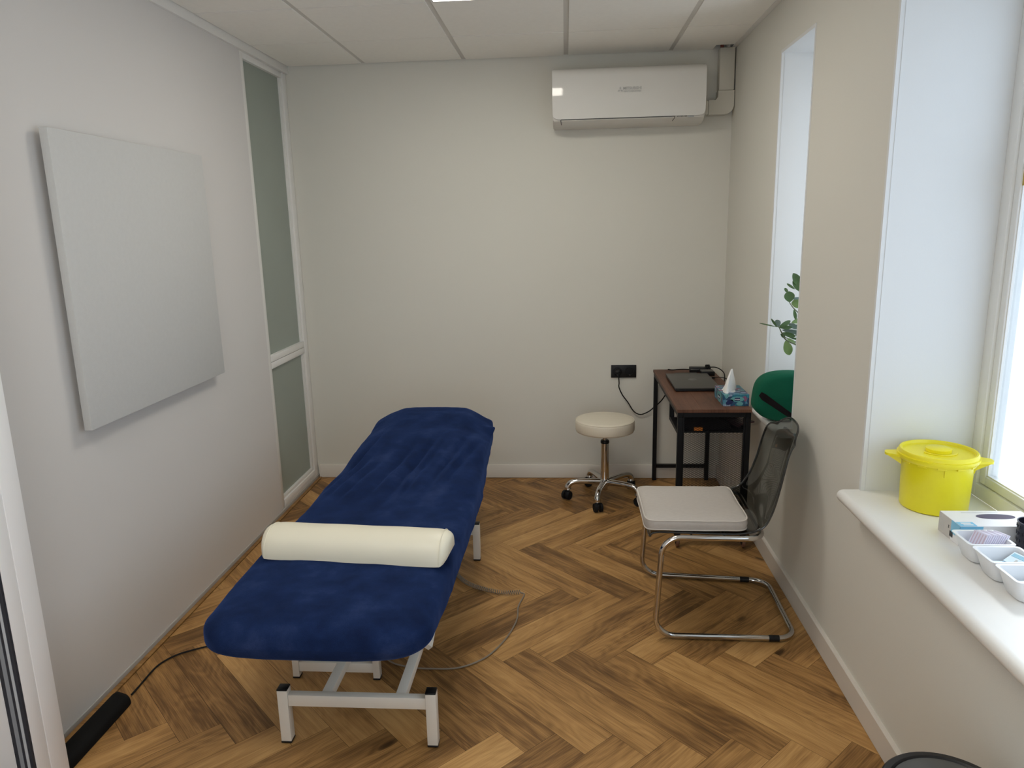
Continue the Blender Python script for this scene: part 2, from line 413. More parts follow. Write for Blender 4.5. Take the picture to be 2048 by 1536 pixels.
def add_lathe(bm, prof, c, seg=40, mtx=None, cap0=True, cap1=True):
    """prof: list of (radius, z) turned about a vertical axis at c=(x, y)"""
    rings = []
    for r, z in prof:
        rings.append([bm.verts.new(Vector((c[0] + r * math.cos(2 * PI * k / seg), c[1] + r * math.sin(2 * PI * k / seg), z))) for k in range(seg)])
    for a, b in zip(rings, rings[1:]):
        for k in range(seg):
            f = bm.faces.new((a[k], a[(k + 1) % seg], b[(k + 1) % seg], b[k])); f.smooth = True
    if cap0: bm.faces.new(rings[0][::-1])
    if cap1: bm.faces.new(rings[-1])
    if mtx is not None:
        for ring in rings:
            for v in ring: v.co = mtx @ v.co

def add_prism(bm, poly, axis, a, b):
    """extrude a 2-D polygon along an axis ('x': poly=(y,z); 'y': (x,z); 'z': (x,y))"""
    def P(p, t):
        return Vector({'x': (t, p[0], p[1]), 'y': (p[0], t, p[1]), 'z': (p[0], p[1], t)}[axis])
    A = [bm.verts.new(P(p, a)) for p in poly]; B = [bm.verts.new(P(p, b)) for p in poly]
    n = len(poly)
    for i in range(n):
        bm.faces.new((A[i], A[(i + 1) % n], B[(i + 1) % n], B[i]))
    bm.faces.new(A[::-1]); bm.faces.new(B)

def rounded_rect(x0, x1, z0, z1, r, n=6):
    out = []
    for cx, cz, s in ((x1 - r, z1 - r, 0), (x0 + r, z1 - r, 1), (x0 + r, z0 + r, 2), (x1 - r, z0 + r, 3)):
        for k in range(n + 1):
            a = PI / 2 * (s + k / n); out.append((cx + r * math.cos(a), cz + r * math.sin(a)))
    return out

ORIG = {}
def obj(name, bm, m, parent=None, smooth=None, sharp=40):
    bmesh.ops.recalc_face_normals(bm, faces=bm.faces[:])
    me = bpy.data.meshes.new(name); bm.to_mesh(me); bm.free()
    lo = Vector([min(v.co[i] for v in me.vertices) for i in range(3)])
    hi = Vector([max(v.co[i] for v in me.vertices) for i in range(3)])
    c = (lo + hi) / 2
    if parent is None: c.z = lo.z
    me.transform(Matrix.Translation(-c))
    if m is not None:
        for mm in (m if isinstance(m, (list, tuple)) else [m]):
            me.materials.append(mm)
    if smooth is not False:
        me.polygons.foreach_set('use_smooth', [True] * len(me.polygons))
        try: me.set_sharp_from_angle(angle=math.radians(sharp))
        except Exception: pass
    o = bpy.data.objects.new(name, me); COL.objects.link(o)
    ORIG[o] = c.copy()
    if parent is not None:
        o.parent = parent; o.location = c - ORIG[parent]
    else:
        o.location = c
    return o

def tag(o, label, cat, group=None):
    o['label'] = label; o['category'] = cat
    if group: o['group'] = group
    return o

def thing(name, label, cat, loc, group=None):
    o = bpy.data.objects.new(name, None); COL.objects.link(o); o.location = loc; o.empty_display_size = 0.05
    ORIG[o] = Vector(loc)
    return tag(o, label, cat, group)

def struct(name, bm, m, label=None):
    o = obj(name, bm, m); o['kind'] = 'structure'
    if label: o['label'] = label
    return o

def boxes(*bs, bev=0.0, seg=2):
    bm = bmesh.new()
    for b in bs: add_box(bm, *b, bev=bev, seg=seg)
    return bm

def text_bm(body, size, mtx, depth=0.0006, spacing=1.0, bold=0.0):
    cu = bpy.data.curves.new('txt', 'FONT'); cu.body = body; cu.size = size; cu.align_x = 'CENTER'; cu.align_y = 'CENTER'
    cu.extrude = depth; cu.resolution_u = 2; cu.space_character = spacing; cu.offset = bold
    to = bpy.data.objects.new('txt', cu); COL.objects.link(to)
    dg = bpy.context.evaluated_depsgraph_get(); me = bpy.data.meshes.new_from_object(to.evaluated_get(dg))
    bpy.data.objects.remove(to, do_unlink=True); bpy.data.curves.remove(cu)
    bm = bmesh.new(); bm.from_mesh(me); bpy.data.meshes.remove(me)
    for v in bm.verts: v.co = mtx @ v.co
    return bm

def frame_mtx(origin, xdir, ydir):
    x = Vector(xdir).normalized(); z = x.cross(Vector(ydir)).normalized(); y = z.cross(x)
    m = Matrix((x, y, z)).transposed().to_4x4(); m.translation = Vector(origin); return m

def dup(root, loc, label=None):
    r = root.copy(); COL.objects.link(r); r.location = loc; ORIG[r] = Vector(loc)
    if label: r['label'] = label
    for ch in list(root.children):
        c = ch.copy(); COL.objects.link(c); c.parent = r
        for g in list(ch.children):
            d = g.copy(); COL.objects.link(d); d.parent = c
    return r

# ================================================================== THE SETTING
# ---- floor: oak planks laid in a herringbone, each plank its own piece
floor = struct('floor', boxes((-0.02, W + .02, YN, 0.02, -0.06, -0.004)), M['dark'])
PX0, PX1, PY0, PY1 = 0.0235, W, YN, 0.0
PW, PL = 0.1336, 0.690
dX = Vector((1, -1)) / math.sqrt(2); dY = Vector((1, 1)) / math.sqrt(2)
O0 = Vector((1.322, -1.987)) - dY * PW

def clip_poly(poly):
    for ax, lim, sgn in ((0, PX0, 1), (0, PX1, -1), (1, PY0, 1), (1, PY1, -1)):
        out = []
        for i, p in enumerate(poly):
            q = poly[(i + 1) % len(poly)]
            dp, dq = (p[ax] - lim) * sgn, (q[ax] - lim) * sgn
            if dp >= 0: out.append(p)
            if dp * dq < 0: out.append(p + (q - p) * (dp / (dp - dq)))
        poly = out
        if len(poly) < 3: return []
    return poly

def area(p):
    return 0.5 * abs(sum(p[i].x * p[(i + 1) % len(p)].y - p[(i + 1) % len(p)].x * p[i].y for i in range(len(p))))

def plank(corner, along, across):
    g = .0005
    poly = [corner + along * a + across * b for a, b in ((g, g), (PL - g, g), (PL - g, PW - g), (g, PW - g))]
    poly = clip_poly(poly)
    if not poly or area(poly) < 4e-4: return
    c = corner + along * PL / 2 + across * PW / 2
    bm = bmesh.new()
    loc = [Vector(((p - c).dot(along), (p - c).dot(across), 0)) for p in poly]
    # drop near-duplicate corners
    q = []
    for p in loc:
        if not q or (p - q[-1]).length > 1e-4: q.append(p)
    if (q[0] - q[-1]).length < 1e-4: q.pop()
    if len(q) < 3: bm.free(); return
    f = bm.faces.new([bm.verts.new(p) for p in q])
    f.normal_update()
    if f.normal.z < 0: bmesh.ops.reverse_faces(bm, faces=[f])
    outer = list(f.verts)
    bmesh.ops.inset_region(bm, faces=[f], thickness=0.0014, depth=0, use_even_offset=True)
    for v in outer: v.co.z = -0.0024
    me = bpy.data.meshes.new('plank'); bm.to_mesh(me); bm.free(); me.materials.append(M['oak'])
    o = bpy.data.objects.new('plank', me); COL.objects.link(o); o.parent = floor
    o.location = Vector((c.x, c.y, 0)) - ORIG[floor]
    o.rotation_euler = (0, 0, math.atan2(along.y, along.x))

for i in range(-22, 24):
    for j in range(-4, 6):
        o = O0 + (dX + dY) * PW * i - (dX - dY) * PL * j * 1.0
        # keep the run going down the room: lattice (w, w) and (L, -L)
        plank(o, dX, dY)
        v0 = o + dX * PL + dY * (PW - PL)
        plank(v0, dY, -dX) if False else plank(v0 + dX * PW, dY, -dX)

# ---- window wall with two openings
def wall_right():
    bm = bmesh.new()
    xs = (W, XO)
    spans = [(YN - .2, W2[0]), (W2[1], W1[0]), (W1[1], 0.25)]
    for a, b in spans: add_box(bm, *xs, a, b, -0.05, H + .3)
    for w in (W1, W2):
        add_box(bm, *xs, w[0], w[1], -0.05, SILL - .045); add_box(bm, *xs, w[0], w[1], HEAD, H + .3)
    return bm
struct('wall_right', wall_right(), M['wall'])
struct('wall_back', boxes((-0.08, W, 0, 0.2, -0.05, H + .3)), M['wall'])
struct('wall_near', boxes((-0.08, .90, YN - .2, YN, -0.05, H + .3), (1.90, W, YN - .2, YN, -0.05, H + .3), (.90, 1.90, YN - .2, YN, 2.1, H + .3)), M['wall'])   # opening added so sky light fills the room from behind the camera
# reveal linings: white boards inside each opening
def lining(n, w):
    bm = bmesh.new(); t = .012; x0, x1 = W - .0015, XF + .002
    add_box(bm, x0, x1, w[1] - t, w[1] + .001, SILL, HEAD)
    add_box(bm, x0, x1, w[0] - .001, w[0] + t, SILL, HEAD)
    add_box(bm, x0, x1, w[0] + t, w[1] - t, HEAD - t, HEAD + .001)
    # thin corner bead a little way in from the wall face
    for y in (w[1] - t - .0012,):
        add_box(bm, W + .012, W + .0126, y - .0003, y + .0008, SILL, HEAD - t)
    struct('trim_%d' % n, bm, M['reveal'])
lining(1, W2); lining(2, W1)

# ---- left wall: smooth partition panels, frosted strip window at the far end
PARTY = -0.65
struct('wall_left', boxes((-0.08, 0, YN, PARTY - .002, 0.0, H + .3)), M['partition'])
struct('trim_3', boxes((-0.075, 0.013, -2.69, 0, H - .044, H + .02), bev=.0015), M['white_frame'])
struct('trim_4', boxes((-0.075, 0.004, -2.69, 0, 0.0, 0.021), bev=.001), M['grey_track'])
struct('trim_5', boxes((0.0005, 0.0225, -5.3, -0.001, -0.003, 0.0035), bev=.0012), M['oak_edge'])
def partition_window():
    z0, z1 = 0.022, H - .044; ya, yb = PARTY, -0.002
    win = thing_window = struct('window_3', boxes((-0.07, -.004, ya, ya + .046, z0, z1), bev=.002), M['white_frame'])
    obj('stile', boxes((-0.07, -.002, yb - .062, yb, z0, z1), bev=.002), M['white_frame'], win)
    obj('stile_bead', boxes((-0.05, -.012, yb - .082, yb - .0625, z0 + .05, z1 - .02), bev=.002), M['white_frame'], win)
    obj('head_rail', boxes((-0.07, -.006, ya + .0465, yb - .0625, z1 - .032, z1), bev=.002), M['white_frame'], win)
    obj('bottom_rail', boxes((-0.07, -.001, ya + .0465, yb - .0625, z0, z0 + .048), bev=.002), M['white_frame'], win)
    obj('bottom_bead', boxes((-0.05, -.010, ya + .0465, yb - .083, z0 + .0485, z0 + .066), bev=.002), M['white_frame'], win)
    obj('mid_rail', boxes((-0.07, -.004, ya + .0465, yb - .0625, .896, .932), bev=.002), M['white_frame'], win)
    obj('mid_rail', boxes((-0.07, -.006, ya + .0465, yb - .0625, .856, .893), bev=.002), M['white_frame'], win)
    obj('frosted_pane', boxes((-0.034, -.026, ya + .04, yb - .07, .93, z1 - .03)), M['frosted'], win)
    obj('frosted_pane', boxes((-0.034, -.026, ya + .04, yb - .07, z0 + .06, .858)), M['frosted'], win)
partition_window()
# the dim corridor behind the frosted panes
struct('wall_corridor', boxes((-1.3, -1.25, -2.6, 0.2, -.05, H + .3), (-1.3, -.081, -2.65, -2.6, -.05, H + .3), (-1.3, -.081, .2, .25, -.05, H + .3),
                              (-1.3, -.081, -2.65, .25, H + .25, H + .3)), M['wall'])
struct('floor_corridor', boxes((-1.3, -.081, -2.6, .2, -.05, 0)), M['oak_edge'])

# ---- door post at the near left
door = struct('door_1', boxes((0.0, 0.15, -2.820, -2.752, 0, H - .046), bev=.003), M['door_white'])
obj('door_leaf_edge', boxes((0.0, 0.1485, -2.868, -2.8205, 0, H - .046), bev=.002), M['door_white'], door)
gx = 0.146
for i, (wd, mt) in enumerate(((.010, 'gasket'), (.008, 'gasket_light'), (.008, 'gasket'), (.012, 'gasket_grey'), (.012, 'gasket'))):
    obj('gasket', boxes((gx - wd, gx, -2.876 - .001 * (i % 2), -2.8682, 0, H - .046)), M[mt], door); gx -= wd + .0005

# ---- baseboards
def skirt(prof_axis, a, b):
    bm = bmesh.new()
    if prof_axis == 'x':   # along back wall
        add_prism(bm, [(0, 0), (-.014, 0), (-.014, .083), (-.010, .088), (0, .088)], 'x', a, b)
    else:
        add_prism(bm, [(W, 0), (W - .014, 0), (W - .014, .085), (W - .009, .090), (W, .090)], 'y', a, b)
    return bm
struct('baseboard_back', skirt('x', 0.008, W - .0145), M['skirting'])
br = struct('baseboard_right', skirt('y', -2.866, -0.0145), M['skirting'])
obj('board', skirt('y', YN, -2.8675), M['skirting'], br)

# ---- suspended ceiling: slab, runners, cross tees and every tile
ceil = struct('ceiling', boxes((-0.08, W, YN, 0.0, H + .26, H + .30)), M['dark'])
B1 = 0.4768
bars = [B1 + .6 * k for k in range(4)]
for x in bars:
    obj('runner', boxes((x - .0145, x + .0145, YN, -.001, H + .005, H + .02)), M['tbar'], ceil)
rows = [-0.538 - .6 * k for k in range(9)]
for y in rows:
    xs = [0.014] + bars + [W - .026]
    for a, b in zip(xs, xs[1:]):
        obj('cross_tee', boxes((a + .0145, b - .0145, y - .0045, y + .0045, H + .011, H + .02)), M['joint'], ceil)
cols = [(0.0155, bars[0] - .013)] + [(bars[k] + .013, bars[k + 1] - .013) for k in range(3)] + [(bars[3] + .013, W - .022)]
ys = [-.003] + rows + [YN]
LEDS = {(2, 2), (1, 6)}          # (column, row) of the light panels; the last is unseen, added for fill
random.seed(4)
for i, (x0, x1) in enumerate(cols):
    for j in range(len(ys) - 1):
        y1, y0 = ys[j] - .004, ys[j + 1] + .004
        if y1 - y0 < .05: continue
        dz = random.uniform(-.0012, .0012)
        if (i, j) in LEDS: continue
        bm = bmesh.new()
        if i == 4 and j == 0:    # corner tile, cut away around the duct
            add_prism(bm, [(x0, y0), (x1, y0), (x1, y1 - .105), (2.515, y1 - .105), (2.515, y1), (x0, y1)], 'z', H, H + .014)
        else:
            add_box(bm, x0, x1, y0, y1, H + dz, H + .014)
        obj('ceiling_tile', bm, M['tile'], ceil)
for (i, j) in sorted(LEDS):
    x0, x1 = cols[i]; y1, y0 = ys[j] - .0035, ys[j + 1] + .0035
    t = thing('ceiling_light', {2: 'square white light panel in the ceiling, nearer the back wall', 6: 'added square white fill light panel in the ceiling, out of view, farther from the back wall'}[j], 'lamp', ((x0 + x1) / 2, (y0 + y1) / 2, H), 'ceiling light panels')
    bm = bmesh.new()
    for b in ((x0, x1, y0, y0 + .012), (x0, x1, y1 - .012, y1), (x0, x0 + .012, y0 + .0121, y1 - .0121), (x1 - .012, x1, y0 + .0121, y1 - .0121)):
        add_box(bm, *b, H - .002, H + .012)
    obj('frame', bm, M['white_frame'], t)
    obj('diffuser', boxes((x0 + .0122, x1 - .0122, y0 + .0122, y1 - .0122, H + .001, H + .006)), M['led'], t)
struct('trim_6', boxes((W - .026, W - .0005, YN, -.001, H - .003, H - .0002), (W - .004, W - .0005, YN, -.001, H + .0002, H + .03)), M['white_frame'])

# ---- near window: white frame, sash, pane, sill board
def window(n, w, glass):
    y0, y1 = w[0] + .012, w[1] - .012
    zb, zt = SILL + .001, HEAD - .012
    bm = bmesh.new(); fo = .045; x0, x1 = XF, XF + .065
    def ring(bm, a0, a1, b0, b1, wd, xa, xb, bev):
        for b in ((a0, a0 + wd, b0, b1), (a1 - wd, a1, b0, b1), (a0 + wd, a1 - wd, b0, b0 + wd), (a0 + wd, a1 - wd, b1 - wd, b1)):
            add_box(bm, xa, xb, b[0], b[1], b[2], b[3], bev=bev, seg=2)
    ring(bm, y0, y1, zb, zt, fo, x0, x1, .002)
    wn = struct('window_%d' % n, bm, M['pvc'])
    s0, s1, t0, t1 = y0 + fo + .0015, y1 - fo - .0015, zb + fo + .0015, zt - fo - .0015
    bm = bmesh.new(); ring(bm, s0, s1, t0, t1, .030, XF + .008, XF + .05, .005)
    obj('sash', bm, M['pvc'], wn)
    bm = bmesh.new(); ring(bm, s0 + .030, s1 - .030, t0 + .030, t1 - .030, .004, XF + .014, XF + .03, .0)
    obj('glazing_gasket', bm, M['pvc'], wn)
    obj('pane', boxes((XF + .020, XF + .024, s0 + .032, s1 - .032, t0 + .032, t1 - .032)), M[glass], wn)
    return wn
window(1, W2, 'film_pane'); window(2, W1, 'pane')
def sill(n, w, yend=None):
    bm = bmesh.new(); t = .041; xi = 2.566
    prof = []
    r = t / 2
    for k in range(9):
        a = PI / 2 + PI * k / 8
        prof.append((xi + r + r * math.cos(a), SILL - r + r * math.sin(a)))
    prof = prof + [(XF + .002, SILL - t), (XF + .002, SILL)]
    add_prism(bm, prof, 'y', w[0] - .012, yend or w[1] - .001)
    o = struct('trim_%d' % n, bm, M['sill'])
    if yend: obj('sill_end', boxes((W + .001, XF + .002, yend + .0005, w[1] - .001, SILL - t, SILL)), M['sill'], o)
    return o
sill(7, W2); sill(8, W1, -1.055)

# ================================================================== TREATMENT COUCH
def couch():
    t = thing('treatment_couch', 'treatment couch under a navy velour cover on a low white steel base', 'couch', (0.98, -1.85, 0))
    ws = M['white_steel']; L = .034
    def leg(x, y, h=.195):
        lg = obj('leg', boxes((x - L / 2, x + L / 2, y - L / 2, y + L / 2, .006, h - .006), bev=.002), ws, t)
        obj('foot_cap', boxes((x - L / 2 - .0005, x + L / 2 + .0005, y - L / 2 - .0005, y + L / 2 + .0005, 0, .0058), bev=.0015), M['black_plastic'], lg)
        obj('top_cap', boxes((x - L / 2 - .0005, x + L / 2 + .0005, y - L / 2 - .0005, y + L / 2 + .0005, h - .0058, h), bev=.0025), M['black_plastic'], lg)
    leg(.750, -2.544); leg(1.231, -2.544); leg(.738, -1.215); leg(1.216, -1.215)
    obj('crossbar', boxes((.7672, 1.2138, -2.557, -2.531, .133, .173), bev=.002), ws, t)
    obj('crossbar', boxes((.7552, 1.1988, -1.228, -1.202, .133, .173), bev=.002), ws, t)
    for x in (.885, 1.128):
        obj('base_rail', boxes((x - .016, x + .016, -2.5308, -1.2285, .136, .168), bev=.002), ws, t)
    # inner stand
    for x in (.656, .960):
        lg = obj('inner_leg', boxes((x - .0125, x + .0125, -2.216, -2.186, .005, .27), bev=.0015), ws, t)
        obj('foot_cap', boxes((x - .013, x + .013, -2.2165, -2.1855, 0, .0048)), M['black_plastic'], lg)
    obj('inner_crossbar', boxes((.6688, .9472, -2.213, -2.191, .026, .064), bev=.0015), ws, t)
    # lifting arms, upper frame and drive under the mattress
    for x in (.84, 1.165):
        bm = bmesh.new(); add_tube(bm, [(x, -2.25, .16), (x, -1.55, .40)], .016, 4); obj('lift_arm', bm, ws, t)
    for x in (.72, 1.19):
        obj('top_rail', boxes((x - .015, x + .015, -2.55, -.95, .395, .425), bev=.002), ws, t)
    obj('top_crossbar', boxes((.7352, 1.1748, -2.2, -2.17, .395, .425), bev=.002), ws, t)
    obj('top_crossbar', boxes((.7352, 1.1748, -1.5, -1.47, .395, .425), bev=.002), ws, t)
    obj('inner_brace', boxes((.643, .7048, -2.211, -2.191, .27, .425), bev=.001), ws, t)
    bm = bmesh.new(); add_tube(bm, [(1.0, -2.05, .24), (1.0, -1.62, .34)], .028, 14); obj('drive_motor', bm, M['black_plastic'], t)
    # ---- mattress with its fitted cover
    NY = 170
    ANG = []
    for a0, a1, m_ in ((-45, 45, 44), (45, 135, 150), (135, 225, 44), (225, 315, 40)):
        for q in range(m_):
            f = -1 + 2 * q / m_
            ANG.append(math.radians((a0 + a1) / 2) + math.atan(f))
    NA = len(ANG)
    Y0, Y1 = -2.805, -.69
    def lerp(tb, y):
        if y <= tb[0][0]: return tb[0][1]
        for (a, va), (b, vb) in zip(tb, tb[1:]):
            if y <= b:
                s = (y - a) / (b - a); s = s * s * (3 - 2 * s); return va + (vb - va) * s
        return tb[-1][1]
    xl = [(-2.8, .600), (-2.2, .596), (-1.85, .618), (-1.4, .640), (-.9, .640), (-.7, .640)]
    xr = [(-2.8, 1.277), (-2.2, 1.284), (-1.7, 1.292), (-1.2, 1.284), (-.95, 1.280), (-.7, 1.262)]
    zt = [(-2.8, .553), (-2.3, .558), (-1.95, .555), (-1.55, .585), (-1.1, .640), (-.85, .668), (-.7, .672)]
    zb = [(-2.8, .432), (-2.0, .418), (-1.5, .42), (-1.0, .475), (-.7, .52)]
    ex = [(-2.8, 3.4), (-2.5, 4.2), (-1.6, 4.4), (-1.1, 3.4), (-.7, 3.0)]
    def spread(s):          # denser stations at both ends
        return s + .09 * math.sin(2 * PI * s) * -1
    bm = bmesh.new(); rings = []
    for i in range(NY + 1):
        s = i / NY; s = s - .075 * math.sin(2 * PI * s) / 1.0 * 1.0
        y = Y0 + (Y1 - Y0) * s
        dF, dB = y - Y0, Y1 - y
        a, b, top, bot, n = lerp(xl, y), lerp(xr, y), lerp(zt, y), lerp(zb, y), lerp(ex, y)
        cx, hw, cz, hz = (a + b) / 2, (b - a) / 2, (top + bot) / 2, (top - bot) / 2
        R = .13
        if dF < R: hw -= R - math.sqrt(max(0, R * R - (R - dF) ** 2))
        Rb = .11
        if dB < Rb: hw -= Rb - math.sqrt(max(0, Rb * Rb - (Rb - dB) ** 2))
        k = 1.0
        if dF < .085: k = (1 - (1 - dF / .085) ** 2.3) ** (1 / 2.3)
        if dB < .10: k = (1 - (1 - dB / .10) ** 2.2) ** (1 / 2.2)
        k = max(k, .02)
        ring = []
        for j in range(NA):
            th = ANG[j]
            c, sn = math.cos(th), math.sin(th)
            rr_ = (abs(c) ** n + abs(sn) ** n) ** (-1 / n)
            px, pz = c * rr_, sn * rr_
            c, sn = px, pz
            x = cx + hw * px; z = cz + hz * k * pz
            v = Vector((x, y, z))
            # soft unevenness of the cloth
            d = .0035 * noise.noise(Vector((x * 7, y * 7, z * 7))) + .0014 * noise.noise(Vector((x * 24, y * 24, z * 24)))
            # the head part is a narrower cushion: the cloth slopes away to both corners
            hs = max(0, min(1, (y + 1.35) / .45)); hs = hs * hs * (3 - 2 * hs)
            if pz > 0: v.z -= hs * pz * (.075 if px > 0 else .055) * max(0, (abs(px) - .52) / .48) ** 1.5
            # lengthwise folds on the raised half
            fw = max(0, min(1, (y + 1.95) / .25)) * max(0, min(1, (-.98 - y) / .35))
            if pz > .5:
                q = x - .16 * (y + 1.5) + .018 * noise.noise(Vector((x * 3, y * 3, 2.0)))
                w_ = 0
                for (q0, amp, wid, yc, yr) in ((.80, .010, .020, -1.70, .25), (.90, .011, .018, -1.62, .30), (.985, .017, .019, -1.52, .40), (1.035, .010, .014, -1.60, .30),
                                               (1.125, .017, .017, -1.42, .36), (1.19, .012, .015, -1.36, .30), (.735, .008, .016, -1.6, .24), (.69, .012, .013, -1.40, .28)):
                    e = math.exp(-((q - q0) / wid) ** 2) * math.exp(-((y - yc) / yr) ** 2)
                    rdg = math.exp(-((q - q0 - wid * 1.9) / (wid * 1.2)) ** 2) * math.exp(-((y - yc) / yr) ** 2)
                    w_ += -amp * e + amp * .55 * rdg
                d += w_ * 1.0 * max(.15, fw)
            v.z += d * (1 if sn > -.2 else .3)
            v.x += d * px * .6
            # right hem hangs a little loose and wavy
            if c > .3 and sn < .1:
                m_ = min(1, (-(sn - .1)) * 1.6) * min(1, max(0, (dF - .06) / .25))
                wav = noise.noise(Vector((y * 6.0, 3.1, 0))) * .7 + noise.noise(Vector((y * 17.0, 8.1, 0))) * .45
                v.x += m_ * (.004 + .014 * wav); v.z += m_ * (-.008 + .020 * wav)
            # pulled-up tail of cloth at the head corner
            tl = math.exp(-((y + .93) / .035) ** 2) * math.exp(-((px - 1) / .12) ** 2) * math.exp(-((pz - .45) / .35) ** 2)
            v.x += .020 * tl; v.z += .022 * tl
            ring.append(bm.verts.new(v))
        rings.append(ring)
    for A, B in zip(rings, rings[1:]):
        for j in range(NA):
            bm.faces.new((A[j], A[(j + 1) % NA], B[(j + 1) % NA], B[j]))
    bm.faces.new(rings[0][::-1]); bm.faces.new(rings[-1])
    cv = obj('fitted_cover', bm, M['velvet'], t, sharp=80); cv['label'] = 'navy velour cover with folds along the raised head part'
    return t
couch()

# ---- half-round bolster across the couch
def bolster():
    bm = bmesh.new(); n, m = 40, 26; Lh = .300; dep, hh = .086, .090
    rings = []
    for i in range(n + 1):
        u = -1 + 2 * i / n
        e = 1 - abs(u) ** 24 * .04
        k = e
        xx = Lh * u
        ring = []
        for j in range(m):
            a = PI * j / (m - 1)
            ring.append(bm.verts.new((xx, dep * math.cos(a) * k, hh * max(0, math.sin(a)) ** .82 * k + .0007 * math.sin(u * 9 + a * 3) * math.sin(a))))
        rings.append(ring)
    for A, B in zip(rings, rings[1:]):
        for j in range(m):
            bm.faces.new((A[j], A[(j + 1) % m], B[(j + 1) % m], B[j]))
    # bulging ends
    for ring, sg in ((rings[0], -1), (rings[-1], 1)):
        c = sum((v.co for v in ring), Vector()) / m
        prev = ring
        for q, bl in ((.97, .005), (.88, .013), (.70, .021), (.40, .027)):
            cur = [bm.verts.new(c + (v.co - c) * q + Vector((sg * bl, 0, 0))) for v in ring]
            for j in range(m): bm.faces.new((prev[j], prev[(j + 1) % m], cur[(j + 1) % m], cur[j]))
            prev = cur
        bm.faces.new(prev)
    Mx = Matrix.Translation((.958, -2.315, .5555)) @ Matrix.Rotation(math.radians(-4.5), 4, 'Z')
    for v in bm.verts: v.co = Mx @ v.co
    b = tag(obj('bolster', bm, M['cream_vinyl'], sharp=50), 'cream vinyl half-round bolster lying across the navy treatment couch', 'bolster')
    for sg in (-1, 1):
        bm = bmesh.new()
        pts = []
        for j in range(24):
            a = PI * j / 23
            pts.append(Mx @ Vector((sg * Lh, dep * math.cos(a) * .965, .001 + hh * max(0, math.sin(a)) ** .82 * .966)))
        add_tube(bm, pts, .0018, 6)
        obj('seam', bm, M['cream_vinyl'], b)
bolster()

# ================================================================== WALL-HUNG THINGS
def heating_panel():
    t = thing('wall_panel', 'square light grey felt-faced panel hung on the left wall', 'panel', (0.03, -1.78, 0.975))
    obj('face', boxes((0.024, .052, -2.282, -1.284, .976, 1.962), bev=.002), M['panel_grey'], t)
    obj('backing', boxes((0.0005, .0238, -2.235, -1.33, 1.02, 1.92)), M['panel_back'], t)
heating_panel()

